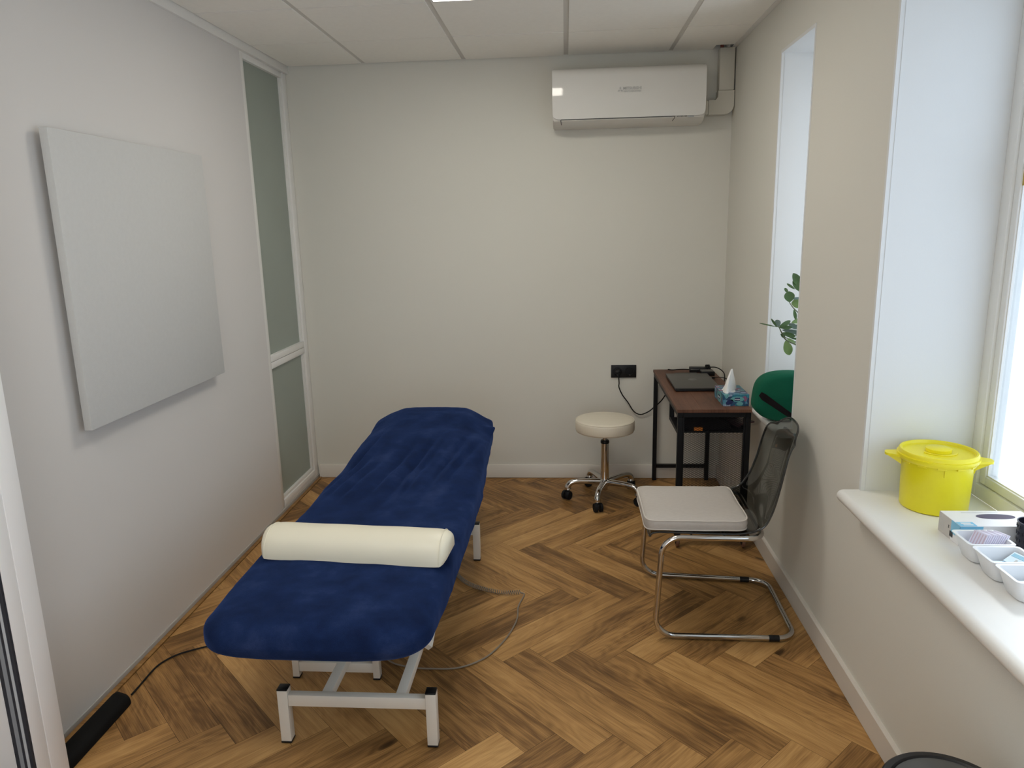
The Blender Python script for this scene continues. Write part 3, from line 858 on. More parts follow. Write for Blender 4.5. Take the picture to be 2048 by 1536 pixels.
def air_conditioner():
    x0, x1 = 1.598, 2.452
    t = thing('air_conditioner', 'white wall-mounted split air conditioner above the stool, near the ceiling', 'air conditioner', ((x0 + x1) / 2, -.1, 2.17))
    prof = [(-.001, 2.172), (-.085, 2.172), (-.150, 2.182), (-.184, 2.198), (-.190, 2.212), (-.190, 2.43), (-.16, 2.465), (-.09, 2.482), (-.001, 2.482)]
    bm = bmesh.new(); add_prism(bm, prof, 'x', x0 + .002, x1 - .002)
    bmesh.ops.bevel(bm, geom=[e for e in bm.edges if abs(e.verts[0].co.x - e.verts[1].co.x) < 1e-5], offset=.006, segments=2, affect='EDGES', clamp_overlap=True)
    obj('body', bm, M['ac_body'], t)
    # glossy front panel, rounded lower corners, top rolling back
    bm = bmesh.new(); rows_ = []
    zs = [2.206 + (2.486 - 2.206) * k / 40 for k in range(41)]
    nx = 48
    def halfx(z):
        r = .030
        d = z - 2.206
        return r - math.sqrt(max(0, r * r - (r - d) ** 2)) if d < r else 0
    def yf(z):
        d = 2.486 - z
        return -.203 + (.07 * (1 - math.sqrt(max(0, 1 - ((.05 - d) / .05) ** 2))) if d < .05 else 0) + .004 * ((z - 2.33) / .12) ** 2
    for z in zs:
        i_ = halfx(z); tx = .012 * max(0, (z - 2.466) / .02) ** 2
        a, b = x0 + i_ + tx, x1 - i_ - tx
        rows_.append([(a + (b - a) * k / nx, yf(z), z) for k in range(nx + 1)])
    F = [[bm.verts.new(p) for p in r] for r in rows_]; Bk = [[bm.verts.new((p[0], p[1] + .010, p[2])) for p in r] for r in rows_]
    for G, s in ((F, 1), (Bk, -1)):
        for a, b in zip(G, G[1:]):
            for k in range(nx): bm.faces.new((a[k], a[k + 1], b[k + 1], b[k])[::s])
    def side(f, g):
        for k in range(len(f) - 1): bm.faces.new((f[k], f[k + 1], g[k + 1], g[k]))
    side(F[0], Bk[0]); side(F[-1], Bk[-1]); side([r[0] for r in F], [r[0] for r in Bk]); side([r[-1] for r in F], [r[-1] for r in Bk])
    obj('front_panel', bm, M['ac_white'], t, sharp=50)
    # louvre flap with dark gaps
    bm = bmesh.new(); add_prism(bm, [(-.1875, 2.2035), (-.1855, 2.2), (-.152, 2.1845), (-.122, 2.1785), (-.12, 2.174), (-.155, 2.178), (-.190, 2.198)], 'x', x0 + .05, x1 - .172)
    obj('louvre', bm, M['ac_body'], t)
    obj('louvre_gap', boxes((x0 + .048, x1 - .168, -.1925, -.188, 2.2032, 2.2056)), M['text_dark'], t)
    bm = bmesh.new(); add_tube(bm, [(x1 - .1685, -.1925, 2.204), (x1 - .170, -.187, 2.194), (x1 - .178, -.165, 2.1835)], .0016, 6); obj('louvre_gap', bm, M['text_dark'], t)
    bm = bmesh.new(); add_tube(bm, [(x0 + .047, -.1925, 2.204), (x0 + .0475, -.19, 2.196), (x0 + .049, -.165, 2.1805)], .0014, 6); obj('louvre_gap', bm, M['text_dark'], t)
    # lettering: emblem of three diamonds, two lines of letters
    fy = -.2052
    bm = bmesh.new(); c = Vector((1.978, fy, 2.352)); s = .0105
    for k in range(3):
        a = PI / 2 + 2 * PI * k / 3
        d1 = Vector((math.cos(a), 0, math.sin(a))); p1 = Vector((math.cos(a + PI / 6 * 1), 0, math.sin(a + PI / 6 * 1))); p2 = Vector((math.cos(a - PI / 6), 0, math.sin(a - PI / 6)))
        l = s * 1.0
        bm.faces.new([bm.verts.new(q) for q in (c, c + p1 * l, c + (p1 + p2) * l, c + p2 * l)])
    r = bmesh.ops.extrude_face_region(bm, geom=bm.faces[:])
    for v in r['geom']:
        if isinstance(v, bmesh.types.BMVert): v.co.y += .0008
    e = obj('emblem', bm, M['logo_grey'], t, smooth=False); e['kind'] = 'stuff'
    e = obj('lettering', text_bm('MITSUBISHI', .0205, frame_mtx((2.045, fy, 2.359), (1, 0, 0), (0, 0, 1)), bold=.0004), M['logo_grey'], t, smooth=False); e['kind'] = 'stuff'
    e = obj('lettering', text_bm('HEAVY INDUSTRIES', .0112, frame_mtx((2.045, fy, 2.343), (1, 0, 0), (0, 0, 1)), bold=.0002), M['logo_grey'], t, smooth=False); e['kind'] = 'stuff'
    n_ = Vector((0, -.035, .0148))
    e = obj('lettering', text_bm('INVERTER', .0125, frame_mtx((x1 - .128, -.1918, 2.2045), (1, 0, 0), (0, -.1, 1)), bold=.0003), M['text_dark'], t, smooth=False); e['kind'] = 'stuff'
    obj('display', boxes((x1 - .096, x1 - .062, -.1925, -.188, 2.197, 2.212)), M['lcd'], t)
    # pipe duct: elbow and riser up through the ceiling
    d = thing('pipe_duct', 'cream pipe duct rising from the air conditioner into the ceiling corner', 'duct', (2.58, -.035, 2.22))
    bm = bmesh.new(); add_box(bm, 2.546, 2.632, -.066, -.002, 2.352, H - .003, bev=.006); obj('riser', bm, M['duct'], d)
    poly = [(2.492, 2.222)] + [(2.5825 + .052 * math.cos(a), 2.272 + .05 * math.sin(a)) for a in [(-PI / 2) + PI / 2 * k / 8 for k in range(9)]] + [(2.6345, 2.351), (2.5435, 2.351), (2.5435, 2.318), (2.532, 2.3015), (2.492, 2.3015)]
    bm = bmesh.new(); add_prism(bm, poly, 'y', -.068, -.002)
    obj('elbow', bm, M['duct'], d)
    bm = bmesh.new(); add_box(bm, 2.4535, 2.4915, -.066, -.002, 2.224, 2.2995, bev=.004); obj('sleeve', bm, M['duct'], d)
    # what shows in the hole cut for the duct
    bm = bmesh.new(); add_tube(bm, [(2.560, -.045, H - .002), (2.560, -.045, H + .10)], .010, 10); obj('copper_pipe', bm, M['redpipe'], d)
    bm = bmesh.new(); add_tube(bm, [(2.597, -.045, H - .002), (2.597, -.045, H + .12)], .013, 10); obj('copper_pipe', bm, M['duct'], d)
air_conditioner()

def outlet():
    t = thing('wall_outlet', 'black double wall socket on the back wall above the stool', 'socket', (2.028, -.006, .667))
    bm = bmesh.new(); add_box(bm, 1.949, 2.107, -.010, -.0005, .667, .748, bev=.002); obj('faceplate', bm, M['black_plastic'], t)
    for cx in (1.990, 2.066):
        bm = bmesh.new()
        mx = Matrix.Translation((cx, -.0105, .7075)) @ Matrix.Rotation(PI / 2, 4, 'X')
        add_lathe(bm, [(.0275, 0), (.0275, .004), (.024, .0042), (.022, -.004)], (0, 0), 28, mx, cap0=False)
        s = obj('socket', bm, M['black_rubber'], t)
        bm = bmesh.new()
        for dx in (-.0095, .0105):
            pass
        add_box(bm, cx - .003, cx + .003, -.0150, -.0125, .684, .687); obj('earth_clip', bm, M['steel'], s)
    return t
outlet()

def power_cord():
    t = thing('charger_cable', 'black power cord hanging from the wall socket to the desk', 'cable', (2.0, -.02, .6))
    bm = bmesh.new(); mx = Matrix.Translation((1.990, -.0155, .7075)) @ Matrix.Rotation(PI / 2, 4, 'X')
    add_lathe(bm, [(.019, 0), (.019, .014), (.014, .024), (.009, .028)], (0, 0), 20, mx); obj('plug', bm, M['black_plastic'], t)
    pts = [(1.990, -.044, .7075), (1.992, -.058, .700), (1.994, -.058, .68), (1.998, -.035, .638), (1.999, -.02, .606), (2.021, -.017, .557), (2.057, -.017, .507), (2.095, -.017, .448), (2.137, -.017, .428), (2.184, -.018, .445),
           (2.215, -.02, .470), (2.262, -.06, .530), (2.285, -.12, .600), (2.292, -.13, .655), (2.292, -.13, .688)]
    bm = bmesh.new(); add_tube(bm, spline(pts, 7), .0035, 8); obj('cord', bm, M['black_rubber'], t)
power_cord()

# ================================================================== STOOL
def stool():
    cx, cy = 1.893, -.365
    t = thing('rolling_stool', 'round cream vinyl stool on a chrome five-star base with black castors', 'stool', (cx, cy, 0))
    top = .497
    prof = [(.05, .421), (.160, .421), (.171, .425), (.1745, .434), (.1750, .478), (.172, .489), (.165, .494), (.15, .4965), (.08, .498), (.004, .498)]
    bm = bmesh.new(); add_lathe(bm, prof, (cx, cy), 64)
    for v in bm.verts:
        if v.co.z < .47:
            a = math.atan2(v.co.y - cy, v.co.x - cx); r = math.hypot(v.co.y - cy, v.co.x - cx)
            if r > .15:
                k = 1 + .006 * noise.noise(Vector((a * 5, v.co.z * 60, 0))); v.co.x = cx + (v.co.x - cx) * k; v.co.y = cy + (v.co.y - cy) * k
    s = obj('seat', bm, M['stool_vinyl'], t, sharp=60)
    bm = bmesh.new(); add_tube(bm, [(cx + .1712 * math.cos(2 * PI * k / 64), cy + .1712 * math.sin(2 * PI * k / 64), .4905) for k in range(64)], .0022, 6, closed=True)
    obj('piping', bm, M['stool_vinyl'], s)
    bm = bmesh.new(); add_lathe(bm, [(.07, .4125), (.07, .4205)], (cx, cy), 24); obj('seat_plate', bm, M['black_plastic'], t)
    bm = bmesh.new(); add_tube(bm, [(cx - .01, cy, .405), (cx - .05, cy - .02, .404), (cx - .075, cy - .028, .403)], lambda u: .004 + .004 * (u > .6), 8); obj('height_lever', bm, M['black_plastic'], t)
    bm = bmesh.new(); add_lathe(bm, [(.0145, .355), (.0145, .412)], (cx, cy), 24); obj('gas_piston', bm, M['chrome'], t)
    bm = bmesh.new(); add_lathe(bm, [(.025, .345), (.026, .349), (.026, .359), (.022, .364), (.0148, .364)], (cx, cy), 24, cap1=False); obj('collar', bm, M['black_plastic'], t)
    bm = bmesh.new(); add_lathe(bm, [(.026, .11), (.025, .14), (.024, .3445)], (cx, cy), 28); obj('column', bm, M['chrome'], t)
    bm = bmesh.new(); add_lathe(bm, [(.016, .052), (.018, .057), (.0185, .075), (.033, .082), (.035, .10), (.030, .118), (.024, .124)], (cx, cy), 28); obj('hub', bm, M['chrome'], t)
    tgt = [(1.683, -.366), (1.820, -.600), (2.087, -.553), (2.092, -.305), (1.833, -.190)]
    a0 = math.radians(180 + 4)
    for k in range(5):
        a = a0 + 2 * PI * k / 5; u = Vector((math.cos(a), math.sin(a), 0)); c = Vector((cx, cy, 0)); R = .222
        # arm: swelling flattened bar curving down at its end
        path = spline([c + u * .022 + Vector((0, 0, .103)), c + u * .09 + Vector((0, 0, .107)), c + u * .16 + Vector((0, 0, .108)), c + u * .203 + Vector((0, 0, .099)), c + u * R + Vector((0, 0, .076)), c + u * R + Vector((0, 0, .060))], 6)
        bm = bmesh.new(); add_tube(bm, path, lambda q: .0200 - .004 * math.sin(q * PI) + .0015 * q, 14)
        arm = obj('base_arm', bm, M['chrome'], t, sharp=70)
        # twin-wheel castor
        p = c + u * R; yaw = a + (0.9, 0.55, -.3, .7, 1.4)[k]
        w = Vector((math.cos(yaw), math.sin(yaw), 0)); ax = Vector((-w.y, w.x, 0)); q = p + w * .012
        bm = bmesh.new(); add_tube(bm, [p + Vector((0, 0, .0595)), p + Vector((0, 0, .046))], .012, 12)
        add_box(bm, -.024, .020, -.0075, .0075, .016, .050, bev=.006, mtx=Matrix.Translation(q) @ Matrix.Rotation(yaw, 4, 'Z'))
        cs = obj('castor', bm, M['black_plastic'], t); cs['kind'] = 'stuff'
        for sg in (-1, 1):
            bm = bmesh.new()
            mx = Matrix.Translation(q + Vector((0, 0, .0265)) + ax * sg * .008) @ Matrix.Rotation(yaw, 4, 'Z') @ Matrix.Rotation(-PI / 2 * sg, 4, 'X')
            add_lathe(bm, [(.0265, 0), (.0265, .012), (.0245, .0165), (.019, .017), (.018, .015), (.003, .015)], (0, 0), 26, mx)
            obj('wheel', bm, M['black_rubber'], cs)
stool()

# ================================================================== DESK and what stands on it
DX0, DX1, DY0, DY1, DZ = 2.210, 2.572, -1.043, -.030, .722
def desk():
    t = thing('desk', 'narrow black steel desk with a brown wooden top and a mesh end on castors', 'desk', ((DX0 + DX1) / 2, (DY0 + DY1) / 2, 0))
    bk = M['black_metal']
    # wooden top of three glued boards
    w3 = (DX1 - DX0) / 3
    for k in range(3):
        bm = bmesh.new(); add_box(bm, DX0 + w3 * k + .0001, DX0 + w3 * (k + 1) - .0001, DY0, DY1, DZ - .016, DZ, bev=.0005, seg=1)
        for v in bm.verts: v.co = Vector((v.co.y, -v.co.x, v.co.z))
        o = obj('top_board', bm, M['desk_wood'], t); c = ORIG[o]
        c = Vector((-c.y, c.x, c.z)); o.location = c - ORIG[t]; o.rotation_euler = (0, 0, PI / 2)
    S = .024
    zt = DZ - .0165
    def post(n, x, y, z0, z1=zt - .0245, s=S):
        return obj(n, boxes((x, x + s, y, y + s, z0, z1), bev=.0015, seg=1), bk, t)
    def bar(n, x0, x1, y0, y1, z0, z1): return obj(n, boxes((x0, x1, y0, y1, z0, z1), bev=.0015, seg=1), bk, t)
    xa, xb = DX0 + .004, DX1 - .004
    ya, yb = DY0 + .003, DY1 - .003
    bar('side_rail', xa, xa + S, ya, yb, zt - .024, zt); bar('side_rail', xb - S, xb, ya, yb, zt - .024, zt)
    bar('end_rail', xa + S + .0003, xb - S - .0003, ya, ya + S, zt - .024, zt); bar('end_rail', xa + S + .0003, xb - S - .0003, yb - S, yb, zt - .024, zt)
    for x in (xa, xb - S):
        post('leg', x, yb - S, 0.0); post('leg', x, ya, .066)
    bar('foot_rail', xa + S + .0003, xb - S - .0003, yb - S, yb, .083, .105)
    bar('foot_rail', xa + S + .0003, xb - S - .0003, ya, ya + S, .068, .092)
    # hanging shelf at the mesh end
    for x in (xa, xb - S):
        post('shelf_hanger', x, -.762, .592, zt - .0245)
        bar('shelf_rail', x, x + S, ya + S + .0003, -.7625, .592, .612)
    obj('shelf', boxes((xa + S + .0004, xb - S - .0004, ya + S + .001, -.742, .596, .604)), bk, t)
    # inner frame and expanded-metal panel of the end
    yp = ya + .012
    bar('mesh_border', xa + S + .0003, xa + S + .009, ya + .004, ya + .02, .0925, zt - .0245); bar('mesh_border', xb - S - .009, xb - S - .0003, ya + .004, ya + .02, .0925, zt - .0245)
    x0, x1, z0, z1 = xa + S + .009, xb - S - .009, .0925, zt - .0245
    bm = bmesh.new(); px, pz = .0195, .0098; wd = .00058; th = .0008
    nx_, nz_ = int((x1 - x0) / px) + 1, int((z1 - z0) / (pz / 2)) + 1
    px = (x1 - x0) / nx_
    for j in range(nz_):
        za, zb_ = z0 + j * pz / 2, min(z1, z0 + (j + 1) * pz / 2)
        for i in range(2 * nx_):
            xa_, xb_ = x0 + i * px / 2, x0 + (i + 1) * px / 2
            up = (i + j) % 2 == 0
            p, q = (Vector((xa_, 0, za)), Vector((xb_, 0, zb_))) if up else (Vector((xa_, 0, zb_)), Vector((xb_, 0, za)))
            d = (q - p).normalized(); n_ = Vector((-d.z, 0, d.x)) * wd
            vs = [bm.verts.new(pt + Vector((0, yy, 0))) for yy in (yp - th, yp + th) for pt in (p - n_, q - n_, q + n_, p + n_)]
            bm.faces.new(vs[:4]); bm.faces.new(vs[4:][::-1])
            bm.faces.new((vs[0], vs[4], vs[5], vs[1])); bm.faces.new((vs[2], vs[6], vs[7], vs[3]))
    mp = obj('mesh_panel', bm, bk, t, smooth=False); mp['kind'] = 'stuff'
    # castors with brown wheels
    for x in (xa + S / 2, xb - S / 2):
        y = ya + S / 2
        bm = bmesh.new(); add_box(bm, x - .016, x + .016, y - .012, y + .012, .0595, .0655)
        for dx in (-.0105, .0085): add_box(bm, x + dx, x + dx + .002, y - .032, y + .006, .018, .0595, bev=.0005, seg=1)
        cs = obj('castor', bm, bk, t); cs['kind'] = 'stuff'
        bm = bmesh.new(); mx = Matrix.Translation((x - .0075, y - .018, .0265)) @ Matrix.Rotation(PI / 2, 4, 'Y')
        add_lathe(bm, [(.004, 0), (.0235, 0), (.0265, .003), (.0265, .012), (.0235, .015), (.004, .015)], (0, 0), 28, mx); obj('wheel', bm, M['wheel_brown'], cs)
    return t
desk()

def laptop():
    z = DZ
    t = thing('laptop', 'closed dark grey laptop lying on the brown desk top', 'laptop', (2.378, -.445, z))
    bm = bmesh.new(); add_box(bm, 2.258, 2.498, -.652, -.262, z + .002, z + .0125, bev=.003); obj('base', bm, M['black_plastic'], t)
    bm = bmesh.new(); add_box(bm, 2.256, 2.500, -.650, -.258, z + .0135, z + .0215, bev=.003); lid = obj('lid', bm, M['laptop'], t)
    bm = bmesh.new(); add_box(bm, 2.30, 2.46, -.259, -.252, z + .006, z + .018, bev=.002); obj('hinge', bm, M['black_plastic'], t)
    c = Vector((2.384, -.435, z + .0217))
    bm = bmesh.new(); add_tube(bm, [c + Vector((.021 * math.cos(2 * PI * k / 40), .021 * math.sin(2 * PI * k / 40), 0)) for k in range(40)], .0011, 6, closed=True); obj('emblem_ring', bm, M['emblem'], lid)
    e = obj('lettering', text_bm('DELL', .0135, frame_mtx(c, (1, 0, 0), (0, 1, 0)), bold=.0003), M['emblem'], lid, smooth=False); e['kind'] = 'stuff'
    for q in ((2.275, -.635), (2.48, -.635), (2.275, -.28), (2.48, -.28)):
        obj('rubber_foot', boxes((q[0] - .01, q[0] + .01, q[1] - .006, q[1] + .006, z, z + .0019)), M['black_rubber'], t)
laptop()

def desk_clutter():
    z = DZ
    d = thing('docking_hub', 'flat black docking box on the desk behind the laptop', 'dock', (2.52, -.20, z))
    obj('body', boxes((2.470, 2.548, -.242, -.172, z, z + .026), bev=.003), M['black_plastic'], d)
    obj('top_plate', boxes((2.474, 2.544, -.238, -.176, z + .0262, z + .028)), M['laptop'], d)
    a = thing('power_adapter', 'glossy black power adapter lying on the desk near the back wall', 'charger', (2.49, -.11, z))
    Mx = Matrix.Translation((2.475, -.115, z)) @ Matrix.Rotation(math.radians(-6), 4, 'Z')
    bm = bmesh.new(); add_box(bm, -.056, .056, -.026, .026, 0.0, .030, bev=.004, mtx=Mx); obj('body', bm, M['black_plastic'], a)
    bm = bmesh.new(); add_box(bm, -.05, .05, -.0275, -.0262, .019, .023, mtx=Mx); obj('silver_strip', bm, M['steel'], a)
    bm = bmesh.new()
    pts = []
    for k in range(70):
        u = k / 69; an = u * 2 * PI * 4.2
        pts.append(Vector((2.530 + .010 * math.sin(an * .31), -.118 + .036 * math.cos(an), z + .022 + .020 * math.sin(an))))
    add_tube(bm, pts, .0035, 7); obj('coiled_lead', bm, M['black_rubber'], a)
    bm = bmesh.new(); add_tube(bm, spline([(2.418, -.110, z + .015), (2.395, -.108, z + .016), (2.36, -.09, z + .012), (2.325, -.07, z + .005), (2.30, -.045, z + .004)], 6), .0033, 7); obj('lead', bm, M['black_rubber'], a)
    bm = bmesh.new(); add_tube(bm, spline([(2.545, -.118, z + .030), (2.575, -.14, z + .032), (2.600, -.19, z + .022), (2.605, -.24, z + .006), (2.597, -.28, z - .03)], 6), .003, 7); obj('lead', bm, M['black_rubber'], a)
    u = thing('usb_cable', 'black cable with a silver plug beside the laptop on the desk', 'cable', (2.53, -.32, z))
    bm = bmesh.new(); add_box(bm, 2.5015, 2.514, -.33, -.318, z + .006, z + .012, bev=.001); obj('metal_plug', bm, M['emblem'], u)
    bm = bmesh.new(); add_box(bm, 2.5142, 2.532, -.332, -.316, z + .004, z + .014, bev=.002); obj('plug_body', bm, M['black_plastic'], u)
    bm = bmesh.new(); add_tube(bm, spline([(2.532, -.324, z + .009), (2.560, -.335, z + .012), (2.592, -.37, z + .008), (2.606, -.42, z - .02), (2.607, -.46, z - .08)], 6), .0026, 7); obj('lead', bm, M['black_rubber'], u)
    p = thing('smartphone', 'thin dark phone lying behind the laptop on the desk', 'phone', (2.39, -.205, z))
    obj('body', boxes((2.32, 2.455, -.235, -.17, z, z + .008), bev=.002), M['black_plastic'], p)
    obj('screen', boxes((2.41, 2.45, -.231, -.174, z + .0082, z + .009)), M['laptop'], p)
desk_clutter()

def tissue_box():
    z = DZ; zt = z + .060
    t = thing('tissue_box', 'blue floral tissue box with a tissue pulled up, on the desk corner', 'tissue box', (2.50, -.86, z))
    x0, x1, y0, y1 = 2.443, 2.570, -.978, -.765
    bm = bmesh.new(); add_box(bm, x0, x1, y0, y1, z, zt, bev=.001, seg=1); bx = obj('carton', bm, M['floral'], t)
    def oval(nm, c, xd, yd, a, b, mt, off=.0006):
        mm = frame_mtx(c, xd, yd); bm = bmesh.new()
        lo = [bm.verts.new(mm @ Vector((a * math.cos(2 * PI * k / 32), b * math.sin(2 * PI * k / 32), 0))) for k in range(32)]
        hi = [bm.verts.new(mm @ Vector((a * math.cos(2 * PI * k / 32), b * math.sin(2 * PI * k / 32), off))) for k in range(32)]
        bm.faces.new(hi)
        for k in range(32): bm.faces.new((lo[k], lo[(k + 1) % 32], hi[(k + 1) % 32], hi[k]))
        return obj(nm, bm, mt, t, smooth=False)
    cl = Vector((x0 - .0002, -.885, z + .029)); cf = Vector((2.512, y0 - .0002, z + .036))
    oval('print_oval', cl, (0, -1, 0), (0, 0, 1), .048, .027, M['carton_teal']); oval('print_oval', cf, (1, 0, 0), (0, 0, 1), .034, .013, M['carton_teal'])
    oval('print_leaf', Vector((2.475, y0 - .0002, z + .021)), (1, 0, .5), (0, 0, 1), .020, .012, M['carton_navy']); oval('print_leaf', Vector((2.525, y0 - .0002, z + .013)), (1, 0, 0), (0, 0, 1), .016, .010, M['carton_teal'])
    for c, xd, s in ((cl, Vector((0, -1, 0)), .018), (cf, Vector((1, 0, 0)), .013)):
        mm = frame_mtx(c, xd, (0, 0, 1)) ; nz = mm.to_3x3() @ Vector((0, 0, 1))
        bm = bmesh.new(); add_box(bm, -s, s, -s * .62, s * .62, .0006, .0012, mtx=mm); obj('print_badge', bm, M['carton_navy'], t)
        e = obj('lettering', text_bm('tempo', s * .74, mm @ Matrix.Translation((0, 0, .0016)), depth=.0004, bold=.0002), M['carton_text'], t, smooth=False); e['kind'] = 'stuff'
    # slot film and the pulled tissue: a folded upright peak
    oval('slot', Vector((2.498, -.872, zt + .0002)), (0, 1, 0), (-1, 0, 0), .062, .024, M['tissue'])
    bm = bmesh.new(); n = 22; lv = 12; rr = []
    for k in range(lv + 1):
        u = k / lv; z_ = zt + .001 + u * .112
        hw = .062 * (1 - u) ** .85 + .007; dp = .026 * (1 - u) + .004
        ring = []
        for j in range(n):
            a = 2 * PI * j / n
            f = 1 + .28 * math.sin(3 * a + 2.5 * u) * (1 - u * .4) + .10 * math.sin(7 * a)
            ring.append(bm.verts.new((2.488 + .006 * u + dp * math.cos(a) * f + hw * .35 * math.sin(a), -.885 - .03 * u + hw * math.sin(a) * f * .85, z_ + .006 * math.sin(4 * a) * (1 if k else 0))))
        rr.append(ring)
    for A, B in zip(rr, rr[1:]):
        for j in range(n): bm.faces.new((A[j], A[(j + 1) % n], B[(j + 1) % n], B[j]))
    bm.faces.new(rr[-1]); bm.faces.new(rr[0][::-1])
    obj('tissue', bm, M['tissue'], t, sharp=70)
tissue_box()

def shelf_things():
    z = .6042
    t = thing('document_bag', 'black document bag lying on the mesh-ended shelf under the desk top', 'bag', (2.37, -.88, z))
    bm = bmesh.new()
    prof = [(2.250, z), (2.245, z + .04), (2.262, z + .066), (2.40, z + .070), (2.455, z + .052), (2.485, z + .016), (2.488, z)]
    add_prism(bm, prof, 'y', -.995, -.775); bmesh.ops.bevel(bm, geom=bm.edges[:], offset=.004, segments=2, affect='EDGES', clamp_overlap=True)
    obj('body', bm, M['strap'], t)
    bm = bmesh.new(); add_tube(bm, spline([(2.2445, -.80, z + .062), (2.2405, -.86, z + .05), (2.2405, -.93, z + .028), (2.243, -.985, z + .004)], 8), .0016, 6); obj('white_piping', bm, M['emblem'], t)
    o = tag(obj('orange_case', boxes((2.300, 2.342, -1.012, -.998, z, z + .018), bev=.002), M['orange']), 'small orange case on the desk shelf behind the mesh end', 'case')
    f = thing('plum_folder', 'dark plum folder whose corner sticks out of the desk shelf towards the window', 'folder', (2.54, -.90, z))
    Mx = Matrix.Translation((2.5075, -.905, z)) @ Matrix.Rotation(math.radians(34), 4, 'Z')
    for k in range(2):
        bm = bmesh.new(); add_box(bm, -.004, .085, -.07, .06, .0165 + .004 * k, .0200 + .004 * k, mtx=Mx); obj('cover_sheet', bm, M['folder'], f)
    bm = bmesh.new(); add_box(bm, -.0, .03, -.05, .04, 0.0, .0163, mtx=Mx); obj('spine', bm, M['folder'], f)
shelf_things()

# ================================================================== CANTILEVER CHAIR with cushion
def chair():
    t = thing('cantilever_chair', 'smoked see-through shell chair on a chrome cantilever frame beside the window wall', 'chair', (2.28, -1.64, 0))
    yn, yf = -1.893, -1.372; r = .0115
    loop = [(2.425, yn, .4245), (2.035, yn, .429), (2.010, yn - .008, r + .0015), (2.560, yn - .018, r + .0015), (2.572, yf - .058, r + .0015), (2.010, yf, r + .0015), (2.035, yf, .429), (2.435, yf, .4245)]
    bm = bmesh.new(); add_tube(bm, fillet(loop, .075, 9, closed=True), r, 14, closed=True); fr = obj('frame', bm, M['chrome'], t, sharp=70)
    bm = bmesh.new(); add_tube(bm, [(2.28, yn + .010, .417), (2.28, yf - .010, .417)], .007, 10); obj('seat_crossbar', bm, M['chrome'], t)
    for ya, yb in ((yn - .0158, yn - .0164), (yf - .0455, yf - .0495)):
        bm = bmesh.new()
        add_tube(bm, [(2.455, ya, r + .0015), (2.495, yb, r + .0015)], .0128, 14); obj('floor_glide', bm, M['black_plastic'], fr)
    # shell: one moulded sheet, swept from the front lip over the seat and up the back
    prof = spline([(1.992, .408), (2.000, .425), (2.03, .432), (2.10, .4305), (2.25, .4262), (2.355, .428), (2.425, .450), (2.462, .503), (2.490, .590), (2.512, .690), (2.535, .775), (2.558, .820)], 7)
    n = len(prof); NS = 36
    bm = bmesh.new(); G = []
    for i, p in enumerate(prof):
        u = i / (n - 1)
        w_ = .240 - .0 * u
        s = max(0, min(1, (u - .45) / .2))
        w_ = .236 * (1 - s) + .232 * s
        if u > .72: w_ -= .075 * ((u - .72) / .28) ** 2.2
        if u < .04: w_ -= .02 * (1 - u / .04)
        back = max(0, min(1, (u - .52) / .22)); dish = .050 * back
        row = []
        for j in range(NS + 1):
            q = -1 + 2 * j / NS
            y = -1.632 + w_ * q
            e = abs(q) ** 3.2
            x = p.x + .034 * back * (1 - e) - .012 * back * e + .07 * (y + 1.63) * (.25 + .75 * back)
            z = p.y + .004 + (1 - back) * (.004 * abs(q) ** 6)
            if u > .86: z -= .055 * ((u - .86) / .14) * abs(q) ** 3
            if q > .80 or q < -.80:      # flange rolled outwards along the sides
                f_ = (abs(q) - .80) / .2
                x += back * .012 * f_ ** 2
            row.append(bm.verts.new((x, y, z)))
        G.append(row)
    for a, b in zip(G, G[1:]):
        for j in range(NS): bm.faces.new((a[j], a[j + 1], b[j + 1], b[j]))
    edge = [v.co.copy() for v in G[0]] + [r_[-1].co.copy() for r_ in G[1:]] + [v.co.copy() for v in G[-1][::-1][1:]] + [r_[0].co.copy() for r_ in G[::-1][1:-1]]
    for f in bm.faces: f.smooth = True
    bmesh.ops.recalc_face_normals(bm, faces=bm.faces[:])
    sh = obj('shell', bm, M['smoke'], t, sharp=180)
    sm = sh.modifiers.new('thickness', 'SOLIDIFY'); sm.thickness = .005; sm.offset = 0
    bm = bmesh.new(); add_tube(bm, edge, .0040, 8, closed=True); obj('shell_rim', bm, M['smoke_rim'], t)
    for y in (yn + .02, yf - .02):
        bm = bmesh.new(); add_tube(bm, [(2.15, y, .425), (2.15, y + (.02 if y < -1.6 else -.02), .428)], .004, 8); obj('fixing', bm, M['black_plastic'], t)

    c = thing('seat_cushion', 'light grey linen seat cushion lying on the smoked shell chair', 'cushion', (2.18, -1.68, .435))
    bm = bmesh.new(); nx = 34; x0, x1, y0, y1 = 1.968, 2.372, -1.872, -1.484
    def pt(i, j, top):
        u, v = -1 + 2 * i / nx, -1 + 2 * j / nx
        # slightly pinched sides, plump middle
        px = u * (1 - .020 * (1 - v * v)); py = v * (1 - .020 * (1 - u * u))
        mx_ = max(abs(u), abs(v), 1e-6); cr = mx_ / ((abs(u) ** 9 + abs(v) ** 9) ** (1 / 9) + 1e-9)
        d = (1 - abs(u) ** 4) * (1 - abs(v) ** 4)
        zc = .4685 + .004 * u - .004 * math.sin(u * 2.2 + .4)
        h = .0195 + .016 * d ** .6 if top else .0185 + .004 * d
        wob = .0025 * noise.noise(Vector((u * 2.5, v * 2.5, 5 if top else 9)))
        return Vector(((x0 + x1) / 2 + px * cr * (x1 - x0) / 2, (y0 + y1) / 2 + py * cr * (y1 - y0) / 2, zc + (h if top else -h) + wob))
    T = [[bm.verts.new(pt(i, j, True)) for j in range(nx + 1)] for i in range(nx + 1)]
    Bt = [[bm.verts.new(pt(i, j, False)) for j in range(nx + 1)] for i in range(nx + 1)]
